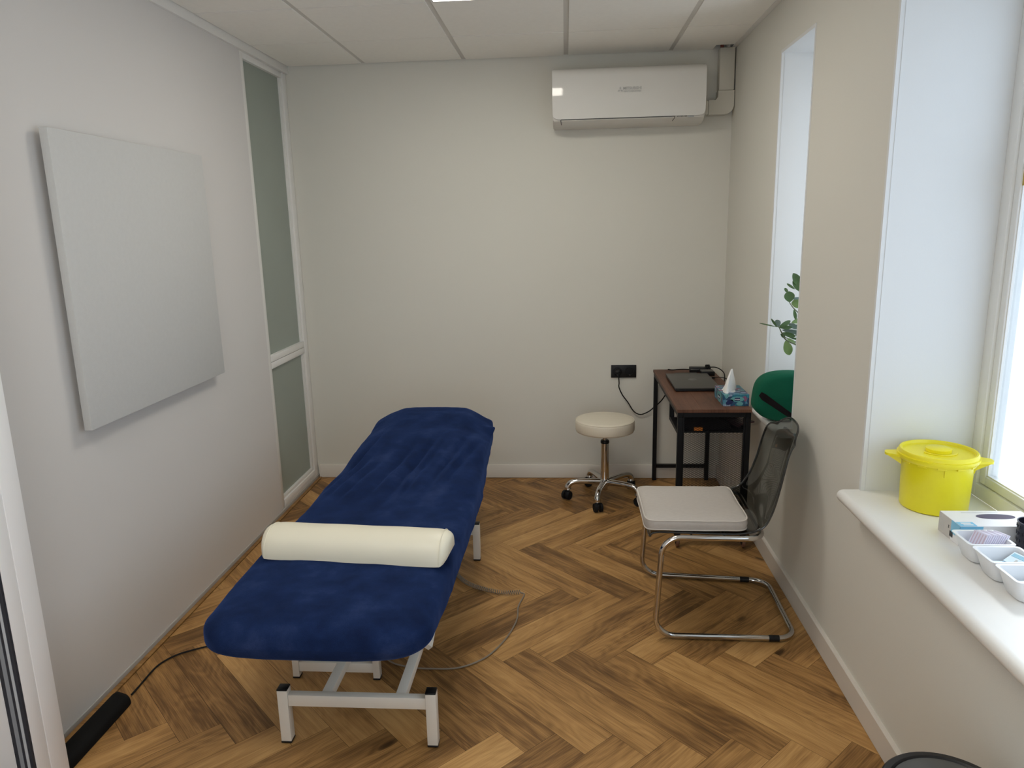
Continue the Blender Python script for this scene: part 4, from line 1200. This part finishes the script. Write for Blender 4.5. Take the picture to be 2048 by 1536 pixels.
    for i in range(nx):
        for j in range(nx):
            bm.faces.new((T[i][j], T[i + 1][j], T[i + 1][j + 1], T[i][j + 1])); bm.faces.new((Bt[i][j], Bt[i][j + 1], Bt[i + 1][j + 1], Bt[i + 1][j]))
    def loop_(G): return [G[i][0] for i in range(nx)] + [G[nx][j] for j in range(nx)] + [G[i][nx] for i in range(nx, 0, -1)] + [G[0][j] for j in range(nx, 0, -1)]
    lt, lb = loop_(T), loop_(Bt); cc = Vector((2.17, -1.678, 0))
    mid = []
    for a, b in zip(lt, lb):
        m_ = (a.co + b.co) / 2; o_ = Vector((m_.x - cc.x, m_.y - cc.y, 0)).normalized() * .004; mid.append(bm.verts.new(m_ + o_))
    k_ = len(lt)
    for i in range(k_):
        bm.faces.new((lt[i], mid[i], mid[(i + 1) % k_], lt[(i + 1) % k_])); bm.faces.new((mid[i], lb[i], lb[(i + 1) % k_], mid[(i + 1) % k_]))
    e1 = [v.co.copy() for v in lt]; e2 = [v.co.copy() for v in lb]
    obj('pad', bm, M['linen'], c, sharp=60)
    for e in (e1, e2):
        bm = bmesh.new(); add_tube(bm, e, .0028, 7, closed=True); obj('piping', bm, M['piping'], c)
chair()

# ================================================================== CABLES and the black cover on the floor
def coiled_cable():
    t = thing('hand_control_cable', 'grey coiled cable trailing from under the couch across the floor', 'cable', (1.3, -1.6, 0))
    ctrl = spline([(1.125, -1.33, .06), (1.135, -1.385, .016), (1.165, -1.44, .0105), (1.22, -1.50, .0105), (1.30, -1.545, .0105), (1.38, -1.568, .0105), (1.452, -1.562, .0105)], 30)
    L = [0.0]
    for a, b in zip(ctrl, ctrl[1:]): L.append(L[-1] + (b - a).length)
    turns = 46; pts = []; R = .0082; ns = turns * 10; k = 0
    for i in range(ns + 1):
        s = L[-1] * i / ns
        while k < len(L) - 2 and L[k + 1] < s: k += 1
        p = ctrl[k].lerp(ctrl[k + 1], (s - L[k]) / max(1e-9, L[k + 1] - L[k])); d = (ctrl[k + 1] - ctrl[k]).normalized()
        n1 = d.cross(Vector((0, 0, 1))).normalized(); n2 = d.cross(n1); a = 2 * PI * i / 10
        pts.append(p + (n1 * math.cos(a) + n2 * math.sin(a)) * R)
    bm = bmesh.new(); add_tube(bm, pts, .0018, 6); obj('coil', bm, M['cable_grey'], t)
    bm = bmesh.new(); add_tube(bm, spline([(1.452, -1.566, .010), (1.470, -1.575, .008), (1.466, -1.60, .004), (1.450, -1.68, .0035), (1.452, -1.76, .0035), (1.445, -1.823, .0035), (1.416, -1.93, .0035), (1.363, -2.043, .0035), (1.305, -2.105, .0035), (1.24, -2.139, .0035), (1.16, -2.145, .0035), (1.088, -2.141, .0035), (1.00, -2.115, .0035), (.93, -2.05, .0035)], 8), .0032, 8); obj('lead', bm, M['cable_grey'], t)
coiled_cable()
def floor_cover():
    t = thing('cable_cover', 'long black rounded cable cover on the floor along the left wall', 'cable cover', (.075, -2.7, 0))
    bm = bmesh.new(); x0, x1 = .038, .118; n = 14; rr = []
    ys_ = [-2.358, -2.3585, -2.362, -2.37, -2.39, -2.5, -2.8, -3.2]
    for y in ys_:
        d = -2.358 - y; k = min(1, math.sqrt(max(0, 1 - (1 - min(1, d / .03)) ** 2))) if d < .03 else 1
        k = .25 + .75 * k
        ring = []
        for j in range(n + 1):
            a = PI * j / n; cx = (x0 + x1) / 2
            ring.append(bm.verts.new((cx + (x1 - x0) / 2 * math.copysign(abs(math.cos(a)) ** .7, math.cos(a)) * (.75 + .25 * k), y + .02 * math.cos(a) * (1 if d < .05 else 0) * -1, .036 * k * abs(math.sin(a)) ** .6)))
        rr.append(ring)
    for A, B in zip(rr, rr[1:]):
        for j in range(n): bm.faces.new((A[j], A[j + 1], B[j + 1], B[j]))
        bm.faces.new((A[n], A[0], B[0], B[n]))
    bm.faces.new(rr[0][::-1]); bm.faces.new(rr[-1])
    obj('cover', bm, M['cover_black'], t, sharp=55)
    c = thing('mains_cable', 'thin black cable running from the black floor cover to the couch', 'cable', (.2, -2.1, 0))
    bm = bmesh.new(); add_tube(bm, spline([(.094, -2.345, .006), (.091, -2.30, .0035), (.088, -2.18, .0035), (.104, -2.125, .0035), (.13, -2.088, .0035), (.165, -2.061, .0035), (.229, -2.024, .0035), (.35, -1.97, .0035), (.5, -1.93, .0035), (.66, -1.95, .0035), (.80, -1.98, .0035)], 8), .0032, 8); obj('lead', bm, M['black_rubber'], c)
floor_cover()

# ================================================================== WINDOW SILL THINGS
def sharps_bin():
    cx, cy, z = 2.806, -2.335, SILL + .0005
    t = thing('sharps_container', 'round yellow plastic waste bucket with lid and side tabs on the near window sill', 'bucket', (cx, cy, z))
    bm = bmesh.new(); add_lathe(bm, [(.088, z), (.0935, z + .002), (.095, z + .006), (.099, z + .153), (.1005, z + .161)], (cx, cy), 64); body = obj('body', bm, M['yellow'], t, sharp=50)
    lz = z + .161
    ang = math.radians(-19)
    prof = [(.100, lz - .006), (.1085, lz - .006), (.112, lz), (.1135, lz + .004), (.1135, lz + .010), (.1095, lz + .0105), (.109, lz + .020), (.106, lz + .0235), (.1015, lz + .0235), (.0985, lz + .020), (.097, lz + .014), (.094, lz + .013), (.001, lz + .014)]
    bm = bmesh.new(); add_lathe(bm, prof, (cx, cy), 72); lid = obj('lid', bm, M['yellow_lid'], t, sharp=45)
    kx, ky = cx + .006, cy + .012
    bm = bmesh.new(); add_lathe(bm, [(.036, lz + .0142), (.036, lz + .024), (.034, lz + .0255), (.001, lz + .026)], (kx, ky), 40); obj('hatch', bm, M['yellow_lid'], lid)
    bm = bmesh.new(); add_tube(bm, [Vector((kx + .050 * math.cos(a), ky + .050 * math.sin(a), lz + .0152)) for a in [math.radians(195 + 135 * k / 24) for k in range(25)]], .0022, 6); obj('rib_arc', bm, M['yellow_lid'], lid)
    # two side tabs with a gusset
    for sg in (-1, 1):
        mm = Matrix.Translation((cx, cy, 0)) @ Matrix.Rotation(ang + (PI if sg < 0 else 0), 4, 'Z')
        bm = bmesh.new(); poly = [(.106, -.032), (.128, -.022)] + [(.137 + .010 * math.cos(a), .0 + .020 * math.sin(a)) for a in [-PI / 2 + PI * k / 8 for k in range(9)]] + [(.128, .022), (.106, .032)]
        add_prism(bm, poly, 'z', lz - .004, lz + .003)
        for v in bm.verts: v.co = mm @ v.co
        tb = obj('tab', bm, M['yellow_lid'], lid)
        bm = bmesh.new(); add_prism(bm, [(.0995, lz - .030), (.140, lz - .0045), (.0995, lz - .0045)], 'y', -.014, -.0115)
        for v in bm.verts: v.co = mm @ v.co
        obj('gusset', bm, M['yellow_lid'], lid)
        bm = bmesh.new(); add_prism(bm, [(.0995, lz - .030), (.140, lz - .0045), (.0995, lz - .0045)], 'y', .0115, .014)
        for v in bm.verts: v.co = mm @ v.co
        obj('gusset', bm, M['yellow_lid'], lid)
    # clips and ribs under the rim
    for k in range(12):
        a = 2 * PI * k / 12 + .2; mm = Matrix.Translation((cx, cy, 0)) @ Matrix.Rotation(a, 4, 'Z')
        bm = bmesh.new(); add_box(bm, .099, .1045, -.013, .013, lz - .013, lz - .0062, bev=.001, seg=1, mtx=mm); obj('clip', bm, M['yellow_lid'], lid)
    for a in (math.radians(-104), math.radians(-35), math.radians(40), math.radians(160)):
        mm = Matrix.Translation((cx, cy, 0)) @ Matrix.Rotation(a, 4, 'Z')
        bm = bmesh.new(); add_prism(bm, [(.0965, lz - .036), (.1005, lz - .034), (.1045, lz - .0135), (.0965, lz - .0135)], 'y', -.0014, .0014)
        for v in bm.verts: v.co = mm @ v.co
        obj('rib', bm, M['yellow'], body)
sharps_bin()

def glove_box():
    z = SILL + .0005; x0, x1, y0, y1, h = 2.734, 2.955, -2.630, -2.518, .0585
    t = thing('glove_box', 'white glove carton with an oval opening, in front of the yellow bucket', 'box', ((x0 + x1) / 2, (y0 + y1) / 2, z))
    obj('carton', boxes((x0, x1, y0, y1, z, z + h), bev=.0008, seg=1), M['cardboard'], t)
    obj('printed_end', boxes((x0 - .0006, x0 - .0001, y0 + .045, y1 - .001, z + .001, z + h - .001)), M['carton_side'], t)
    obj('blue_corner', boxes((x0 - .0008, x0 - .0001, y0, y0 + .0445, z + .022, z + h)), M['carton_blue'], t)
    obj('blue_corner', boxes((x0 + .001, x0 + .045, y0 + .001, y0 + .028, z + h + .0001, z + h + .0007)), M['carton_blue'], t)
    obj('blue_corner', boxes((x0 + .0, x0 + .06, y0 - .0007, y0 - .0001, z + .022, z + h - .001)), M['carton_blue'], t)
    obj('white_letter_bar', boxes((x0 + .012, x0 + .038, y0 + .005, y0 + .010, z + h + .0008, z + h + .0011)), M['cardboard'], t)
    obj('white_letter_bar', boxes((x0 + .010, x0 + .036, y0 + .015, y0 + .022, z + h + .0008, z + h + .0011)), M['cardboard'], t)
    bm = bmesh.new(); c = Vector(((x0 + x1) / 2 + .018, (y0 + y1) / 2 + .012, z + h + .0002))
    lo = [Vector((.052 * math.copysign(abs(math.cos(a)) ** .8, math.cos(a)), .0175 * math.sin(a), 0)) for a in [2 * PI * k / 40 for k in range(40)]]
    A = [bm.verts.new(c + p) for p in lo]; B = [bm.verts.new(c + p + Vector((0, 0, .0006))) for p in lo]
    bm.faces.new(B)
    for k in range(40): bm.faces.new((A[k], A[(k + 1) % 40], B[(k + 1) % 40], B[k]))
    obj('opening', bm, M['hole'], t, smooth=False)
    mm = frame_mtx((x0 - .0009, -2.5555, z + .030), (0, -1, 0), (0, 0, 1))
    random.seed(3)
    bm = bmesh.new()
    for k in range(9):
        w_ = random.uniform(.018, .03); yy = y1 - .006
        add_box(bm, x0 - .0010, x0 - .0007, yy - w_, yy, z + .008 + k * .0045, z + .0098 + k * .0045)
    e = obj('fine_print', bm, M['logo_grey'], t); e['kind'] = 'stuff'
    e = obj('lettering', text_bm('2', .011, frame_mtx((x0 - .0011, -2.574, z + .034), (0, -1, 0), (0, 0, 1))), M['text_dark'], t, smooth=False); e['kind'] = 'stuff'
    bm = bmesh.new(); yy = -2.581
    for k in range(10):
        w_ = (.0006, .0012, .0005, .0015)[k % 4]; add_box(bm, x0 - .0010, x0 - .0007, yy - w_, yy, z + .010, z + .026); yy -= w_ + .0008
    e = obj('barcode', bm, M['text_dark'], t); e['kind'] = 'stuff'
    e = obj('fine_print', boxes((x0 + .05, x0 + .15, y1 - .016, y1 - .0145, z + h + .0001, z + h + .0005)), M['logo_grey'], t)
glove_box()

def tray(y1, label):
    z = SILL + .0005; y0 = y1 - .099; x0, x1 = 2.694, 2.812; h = .060
    t = thing('supply_tray', label, 'tray', ((x0 + x1) / 2, (y0 + y1) / 2, z), 'white supply trays on the sill')
    def rr(ax0, ax1, ay0, ay1, r, zz): return [Vector((p[0], p[1], zz)) for p in rounded_rect(ax0, ax1, ay0, ay1, r, 5)]
    e = .026
    loops = [rr(x0 + e, x1 - .018, y0 + .020, y1 - .020, .018, z), rr(x0 + e - .006, x1 - .012, y0 + .014, y1 - .014, .020, z + .004), rr(x0 + .004, x1 - .004, y0 + .005, y1 - .005, .012, z + h - .003), rr(x0 + .0002, x1 - .0002, y0 + .0002, y1 - .0002, .012, z + h - .002), rr(x0, x1, y0, y1, .012, z + h),
             rr(x0 + .007, x1 - .007, y0 + .008, y1 - .008, .010, z + h), rr(x0 + e - .003, x1 - .015, y0 + .017, y1 - .017, .016, z + .006), rr(x0 + e + .002, x1 - .020, y0 + .022, y1 - .022, .012, z + .004)]
    bm = bmesh.new(); V = [[bm.verts.new(p) for p in l] for l in loops]; n = len(V[0])
    for a, b in zip(V, V[1:]):
        for k in range(n): bm.faces.new((a[k], a[(k + 1) % n], b[(k + 1) % n], b[k]))
    bm.faces.new(V[0][::-1]); bm.faces.new(V[-1])
    obj('shell', bm, M['tray'], t, sharp=50)
    return (x0 + x1) / 2 + .005, (y0 + y1) / 2, z + .0065
T1 = tray(-2.656, 'white tray holding lilac needle packs, next to the glove carton')
T2 = tray(-2.7575, 'white tray holding pale blue sachets, middle of the three trays')
T3 = tray(-2.859, 'white tray with printed paper strips, nearest of the three trays')

def sachet(name, label, c, yaw, tilt, size, mt, group, mark=True):
    mm = Matrix.Translation(c) @ Matrix.Rotation(yaw, 4, 'Z') @ Matrix.Rotation(tilt, 4, 'Y')
    bm = bmesh.new(); add_box(bm, -size[0] / 2, size[0] / 2, -size[1] / 2, size[1] / 2, 0, .0022, bev=.0008, seg=1, mtx=mm)
    t = tag(obj(name, bm, M[mt]), label, 'sachet', group)
    if mark:
        bm = bmesh.new(); add_box(bm, size[0] * .1, size[0] * .38, -size[1] * .42, size[1] * .42, .0023, .0028, mtx=mm); obj('printed_band', bm, M['sachet_blue'], t)
        bm = bmesh.new(); add_box(bm, -size[0] * .4, -size[0] * .05, -size[1] * .1, size[1] * .02, .0023, .0026, mtx=mm); obj('printed_line', bm, M['logo_grey'], t)
g = 'needle packs in the tray'
for k in range(11):
    x = T1[0] - .018 + .0052 * k; tilt = .50 + .012 * k
    mm = Matrix.Translation((x - .006, T1[1] - .001 + .0006 * (k % 3), T1[2] + .030)) @ Matrix.Rotation(math.radians(24), 4, 'Z') @ Matrix.Rotation(tilt, 4, 'Y')
    bm = bmesh.new(); add_box(bm, -.0018, .0018, -.020, .020, -.014, .040 - .001 * (k % 3), bev=.0008, seg=1, mtx=mm)
    t = tag(obj('needle_pack', bm, M['blister']), '%s lilac needle pack from the left in the leaning row' % ('first', 'second', 'third', 'fourth', 'fifth', 'sixth', 'seventh', 'eighth', 'ninth', 'tenth', 'last')[k], 'packet', g)
    if k == 0:
        for q in range(5):
            bm = bmesh.new(); add_box(bm, -.0024, -.0019, -.017 + .0076 * q, -.0142 + .0076 * q, -.008, .036, mtx=mm); obj('needle_sleeve', bm, M['blister_needle'], t)
sachet('strip_sachet', 'narrow white paper sachet at the left end of the far white tray', (T1[0] - .026, T1[1] + .012, T1[2] + .022), .3, .95, (.034, .012), 'sachet', 'sachets in the trays', False)
sachet('strip_sachet', 'white printed sachet lying under the needle packs in the far tray', (T1[0] - .024, T1[1] - .010, T1[2] + .014), .2, .80, (.026, .026), 'sachet', 'sachets in the trays', False)
for k in range(5):
    sachet('alcohol_sachet', 'pale blue sachet, number %s from the bottom of the pile in the middle tray' % ('one', 'two', 'three', 'four', 'five')[k],
           (T2[0] - .002 + .002 * (k % 3), T2[1] - .002 * (k % 2), T2[2] + .003 + .0042 * k), (.15, -.2, .3, -.1, .2)[k], .05, (.046 + .002 * k, .036 + .003 * k), 'sachet', 'sachets in the trays')
sachet('alcohol_sachet', 'pale blue sachet on top of the pile in the middle white tray', (T2[0] - .004, T2[1] - .004, T2[2] + .026), .25, .12, (.058, .044), 'sachet', 'sachets in the trays')
sachet('alcohol_sachet', 'pale blue sachet leaning at the right of the middle white tray', (T2[0] + .026, T2[1] + .004, T2[2] + .036), .35, -.45, (.040, .046), 'sachet', 'sachets in the trays')
for k in range(4):
    sachet('paper_strip', 'white printed paper strip, number %s from the bottom of the pile in the nearest tray' % ('one', 'two', 'three', 'four')[k],
           (T3[0] + .002 * (k % 2), T3[1] - .001 * k, T3[2] + .003 + .0045 * k), (.1, -.15, .25, -.05)[k], .04, (.050 + .002 * k, .036 + .003 * k), 'sachet', 'sachets in the trays')
sachet('paper_strip', 'white printed paper strip on top of the pile in the nearest white tray', (T3[0] + .002, T3[1] - .004, T3[2] + .024), .3, .10, (.060, .046), 'sachet', 'sachets in the trays')

def cup():
    cx, cy, z = 2.897, -2.672, SILL + .0005
    t = thing('pencil_cup', 'black embossed cup on the window sill beside the white trays', 'cup', (cx, cy, z))
    bm = bmesh.new(); add_lathe(bm, [(.030, z), (.033, z + .002), (.037, z + .088), (.0355, z + .088), (.0315, z + .005), (.001, z + .005)], (cx, cy), 48); obj('body', bm, M['cup'], t, sharp=45)
    bm = bmesh.new(); add_tube(bm, [(cx + .0368 * math.cos(2 * PI * k / 48), cy + .0368 * math.sin(2 * PI * k / 48), z + .0885) for k in range(48)], .0016, 8, closed=True); obj('rim', bm, M['cup_rim'], t)
    bm = bmesh.new()
    for row in range(4):
        for k in range(18):
            a = 2 * PI * (k + .5 * (row % 2)) / 18; zz = z + .014 + row * .019; r_ = .0335 + .004 * (zz - z) / .088
            p = [Vector((cx + r_ * math.cos(a + da), cy + r_ * math.sin(a + da), zz + dz)) for da, dz in ((-.12, 0), (-.04, .010), (.03, .002), (.12, .009))]
            add_tube(bm, p, .0011, 4)
    e = obj('embossing', bm, M['cup'], t); e['kind'] = 'stuff'
cup()

def window_label():
    x = XF + .0135; y1 = -2.272
    t = thing('window_label', 'yellow label with a dark top band stuck on the near window pane', 'sticker', (x, y1 - .04, 1.708))
    obj('sheet', boxes((x - .0006, x, y1 - .09, y1, 1.708, 1.770)), M['label_yellow'], t)
    obj('band', boxes((x - .0012, x - .0007, y1 - .09, y1, 1.755, 1.770)), M['label_dark'], t)
    e = obj('lettering', text_bm('O', .012, frame_mtx((x - .0016, y1 - .012, 1.7625), (0, -1, 0), (0, 0, 1))), M['label_white'], t, smooth=False); e['kind'] = 'stuff'
    e = obj('lettering', text_bm('5', .016, frame_mtx((x - .0012, y1 - .014, 1.744), (0, -1, 0), (0, 0, 1))), M['text_dark'], t, smooth=False); e['kind'] = 'stuff'
window_label()

# ---- far window: green padded case and the plant behind it
def green_case():
    z = SILL + .0005
    t = thing('padded_case', 'rounded green fabric case with a slanting black strap, lying in the far window niche', 'case', (2.68, -1.28, z))
    yA, yB = -1.352, -1.225
    def section(k, grow):
        # outline seen from the room, shrunk near the front and back faces
        pts = []
        for a in [2 * PI * q / 64 for q in range(64)]:
            c, s = math.cos(a), math.sin(a)
            n_ = 3.2
            px = math.copysign(abs(c) ** (2 / n_), c); pz = math.copysign(abs(s) ** (2 / n_), s)
            x = 2.672 + .163 * px * grow; zz = z + .110 + .110 * pz * (grow if pz > 0 else 1 - (1 - grow) * .6)
            x += .012 * pz * (1 if c < 0 else -.3); zz = max(zz, z)
            if s > 0: zz -= .030 * max(0, px) ** 2 * s
            if s < -.3 and c < .2: x += .030 * (-s - .3) * (-c if c < 0 else 0)
            pts.append((x, zz))
        return pts
    bm = bmesh.new(); rr = []
    for k in range(13):
        u = -1 + 2 * k / 12; y = (yA + yB) / 2 + (yB - yA) / 2 * u; g_ = .90 + .10 * (1 - abs(u) ** 3.5)
        if abs(u) > .99: g_ = .84
        rr.append([bm.verts.new((p[0], y, p[1])) for p in section(k, g_)])
    for A, B in zip(rr, rr[1:]):
        for j in range(64): bm.faces.new((A[j], A[(j + 1) % 64], B[(j + 1) % 64], B[j]))
    bm.faces.new(rr[0][::-1]); bm.faces.new(rr[-1])
    obj('body', bm, M['green'], t, sharp=75)
    bm = bmesh.new(); mm = Matrix.Translation((2.520, yA - .003, z + .128)) @ Matrix.Rotation(math.radians(33), 4, 'Y')
    add_prism(bm, [(0, .014), (.02, .016), (.22, .002), (.22, -.018), (.02, -.014), (0, -.006)], 'y', 0, .004)
    for v in bm.verts: v.co = mm @ v.co
    obj('strap', bm, M['strap'], t)
    bm = bmesh.new(); add_tube(bm, [(2.575, yA - .0005, z + .108), (2.65, yA - .0005, z + .102), (2.76, yA - .0005, z + .100)], .0016, 6); obj('seam', bm, M['green'], t)
green_case()

def plant():
    t = thing('potted_plant', 'potted plant with thick oval green leaves in the far window niche', 'plant', (2.862, -1.10, SILL))
    z = SILL + .0005; pc = (2.862, -1.10)
    bm = bmesh.new(); add_lathe(bm, [(.045, z), (.05, z + .003), (.066, z + .11), (.07, z + .115), (.07, z + .125), (.063, z + .125), (.061, z + .105)], pc, 36); obj('pot', bm, M['pot'], t)
    bm = bmesh.new(); add_lathe(bm, [(.0605, z + .106), (.03, z + .112), (.002, z + .113)], pc, 24); obj('soil', bm, M['soil'], t)
    # a point of the plant from where it shows beside the wall edge (metres on an upright plane through the niche)
    F = {}
    def at(u, v, y=-1.17):
        # u, v: metres right / up from the lower left tip of the foliage
        return Vector((2.53 + u, y, 1.024 + v))
    S = .000304     # metres per unit of my sketch of the foliage
    def q(px, py, dy=0.0):
        k = (px - 185) * S * 1.42, (1245 - py) * S * 1.235
        return at(k[0], k[1], -1.17 + dy)
    def branch(pts, r0, r1):
        bm = bmesh.new(); p = spline(pts, 6); add_tube(bm, p, lambda u: r0 + (r1 - r0) * u, 7); obj('stem', bm, M['stem'], t)
    base = Vector((pc[0], pc[1], z + .112))
    branch([base, Vector((2.84, -1.11, 1.0)), q(740, 900), q(700, 740), q(690, 640), q(668, 480)], .005, .0022)
    branch([base + Vector((.01, 0, 0)), Vector((2.85, -1.12, .98)), q(760, 940, -.01), q(690, 830, -.02), q(560, 690, -.03), q(510, 615, -.03)], .004, .0018)
    branch([q(690, 610), q(650, 550, -.01), q(610, 485, -.015)], .0022, .0015)
    branch([base + Vector((-.02, -.01, 0)), Vector((2.80, -1.13, .97)), q(700, 1195, -.02), q(600, 1130, -.04), q(480, 1060, -.06), q(420, 960, -.07), q(385, 895, -.08), q(345, 885, -.085)], .005, .0018)
    branch([base + Vector((-.01, .01, 0)), Vector((2.81, -1.10, .99)), q(690, 1155, 0), q(560, 1080, -.03), q(470, 1030, -.05)], .004, .002)
    branch([q(705, 880, 0), q(650, 960, -.03), q(600, 1010, -.04), q(520, 1040, -.05)], .0025, .0015)
    L = [(650, 465, 545, 275, 90, 'leaf', -.01), (610, 485, 555, 355, 62, 'leaf', -.02), (565, 462, 492, 398, 26, 'leaf', -.02), (490, 500, 458, 445, 32, 'leaf', -.03), (510, 612, 498, 486, 116, 'leaf', -.035),
         (650, 572, 540, 576, 26, 'leaf_blue', .0), (700, 628, 560, 642, 118, 'leaf_light', .01), (665, 455, 735, 385, 62, 'leaf_light', .01), (562, 705, 575, 822, 36, 'leaf', -.03), (388, 885, 358, 812, 66, 'leaf_blue', -.08),
         (362, 892, 292, 788, 24, 'leaf', -.085), (345, 886, 185, 845, 13, 'leaf', -.09), (392, 895, 512, 828, 52, 'leaf', -.075), (395, 900, 525, 905, 44, 'leaf', -.07), (545, 862, 658, 828, 54, 'leaf_light', -.03),
         (500, 868, 592, 922, 56, 'leaf_blue', -.05), (430, 936, 625, 968, 50, 'leaf_blue', -.065), (600, 1006, 652, 898, 46, 'leaf', -.04), (600, 900, 700, 960, 84, 'leaf_light', -.01), (430, 968, 562, 1012, 52, 'leaf', -.07),
         (475, 1070, 525, 1246, 98, 'leaf_light', -.06), (600, 1010, 700, 1045, 62, 'leaf_blue', -.02), (520, 1036, 642, 1062, 22, 'leaf', -.05), (490, 1042, 592, 1112, 36, 'leaf_light', -.055), (670, 490, 735, 522, 42, 'leaf', 0),
         (690, 700, 760, 640, 70, 'leaf', .01), (420, 985, 470, 1030, 40, 'leaf', -.06)]
    random.seed(9)
    for bx, by, tx, ty, wd, mt, dy in L:
        b, e = q(bx, by, dy), q(tx, ty, dy + random.uniform(-.02, .02)); d = e - b; ln = d.length; d.normalize()
        w_ = wd * S * 1.3; side = d.cross(Vector((random.uniform(-.15, .15), -1, random.uniform(-.15, .15)))).normalized(); nrm = side.cross(d).normalized()
        bm = bmesh.new(); ns = 11; top, bot = [], []
        for k in range(ns + 1):
            u = k / ns; hw = w_ / 2 * (max(0, math.sin(PI * min(1, u ** 1.12 * .985 + .006))) ** .62) + .0004
            c_ = b + d * ln * u + nrm * (.05 * ln * math.sin(PI * u))
            top.append([bm.verts.new(c_ + side * hw * s_ + nrm * (hw * .16 * abs(s_) + .0007)) for s_ in (-1, -.5, 0, .5, 1)])
            bot.append([bm.verts.new(c_ + side * hw * s_ + nrm * (hw * .16 * abs(s_) - .0007)) for s_ in (-1, -.5, 0, .5, 1)])
        for G_, rv in ((top, 1), (bot, -1)):
            for A, B in zip(G_, G_[1:]):
                for j in range(4): bm.faces.new((A[j], A[j + 1], B[j + 1], B[j])[::rv])
        for j in (0, 4):
            for k in range(ns): bm.faces.new((top[k][j], top[k + 1][j], bot[k + 1][j], bot[k][j]))
        for k in (0, ns):
            for j in range(4): bm.faces.new((top[k][j], top[k][j + 1], bot[k][j + 1], bot[k][j]))
        obj('leaf', bm, M[mt], t, sharp=60)
plant()

# ---- round bin under the near sill
def waste_bin():
    cx, cy = 2.46, -3.22
    t = thing('pedal_bin', 'round black bin with a grey domed lid under the near window sill', 'bin', (cx, cy, 0))
    R, hh = .136, .452
    bm = bmesh.new(); add_lathe(bm, [(R * .88, 0.0), (R * .92, .006), (R * .97, hh - .03)], (cx, cy), 48); obj('body', bm, M['bin_black'], t)
    bm = bmesh.new(); add_lathe(bm, [(R * .97, hh - .0295), (R + .004, hh - .028), (R + .004, hh - .004), (R, hh), (R - .012, hh + .001), (R - .016, hh - .004)], (cx, cy), 56, cap1=False); obj('rim', bm, M['bin_black'], t)
    bm = bmesh.new(); add_lathe(bm, [(R - .018, hh - .01), (R - .018, hh - .001), (R - .03, hh + .004), (R * .5, hh + .010), (.002, hh + .012)], (cx, cy), 48); obj('lid', bm, M['bin_lid'], t)
    obj('pedal', boxes((cx - .20, cx - .125, cy - .03, cy + .03, .004, .016), bev=.003), M['bin_black'], t)
waste_bin()
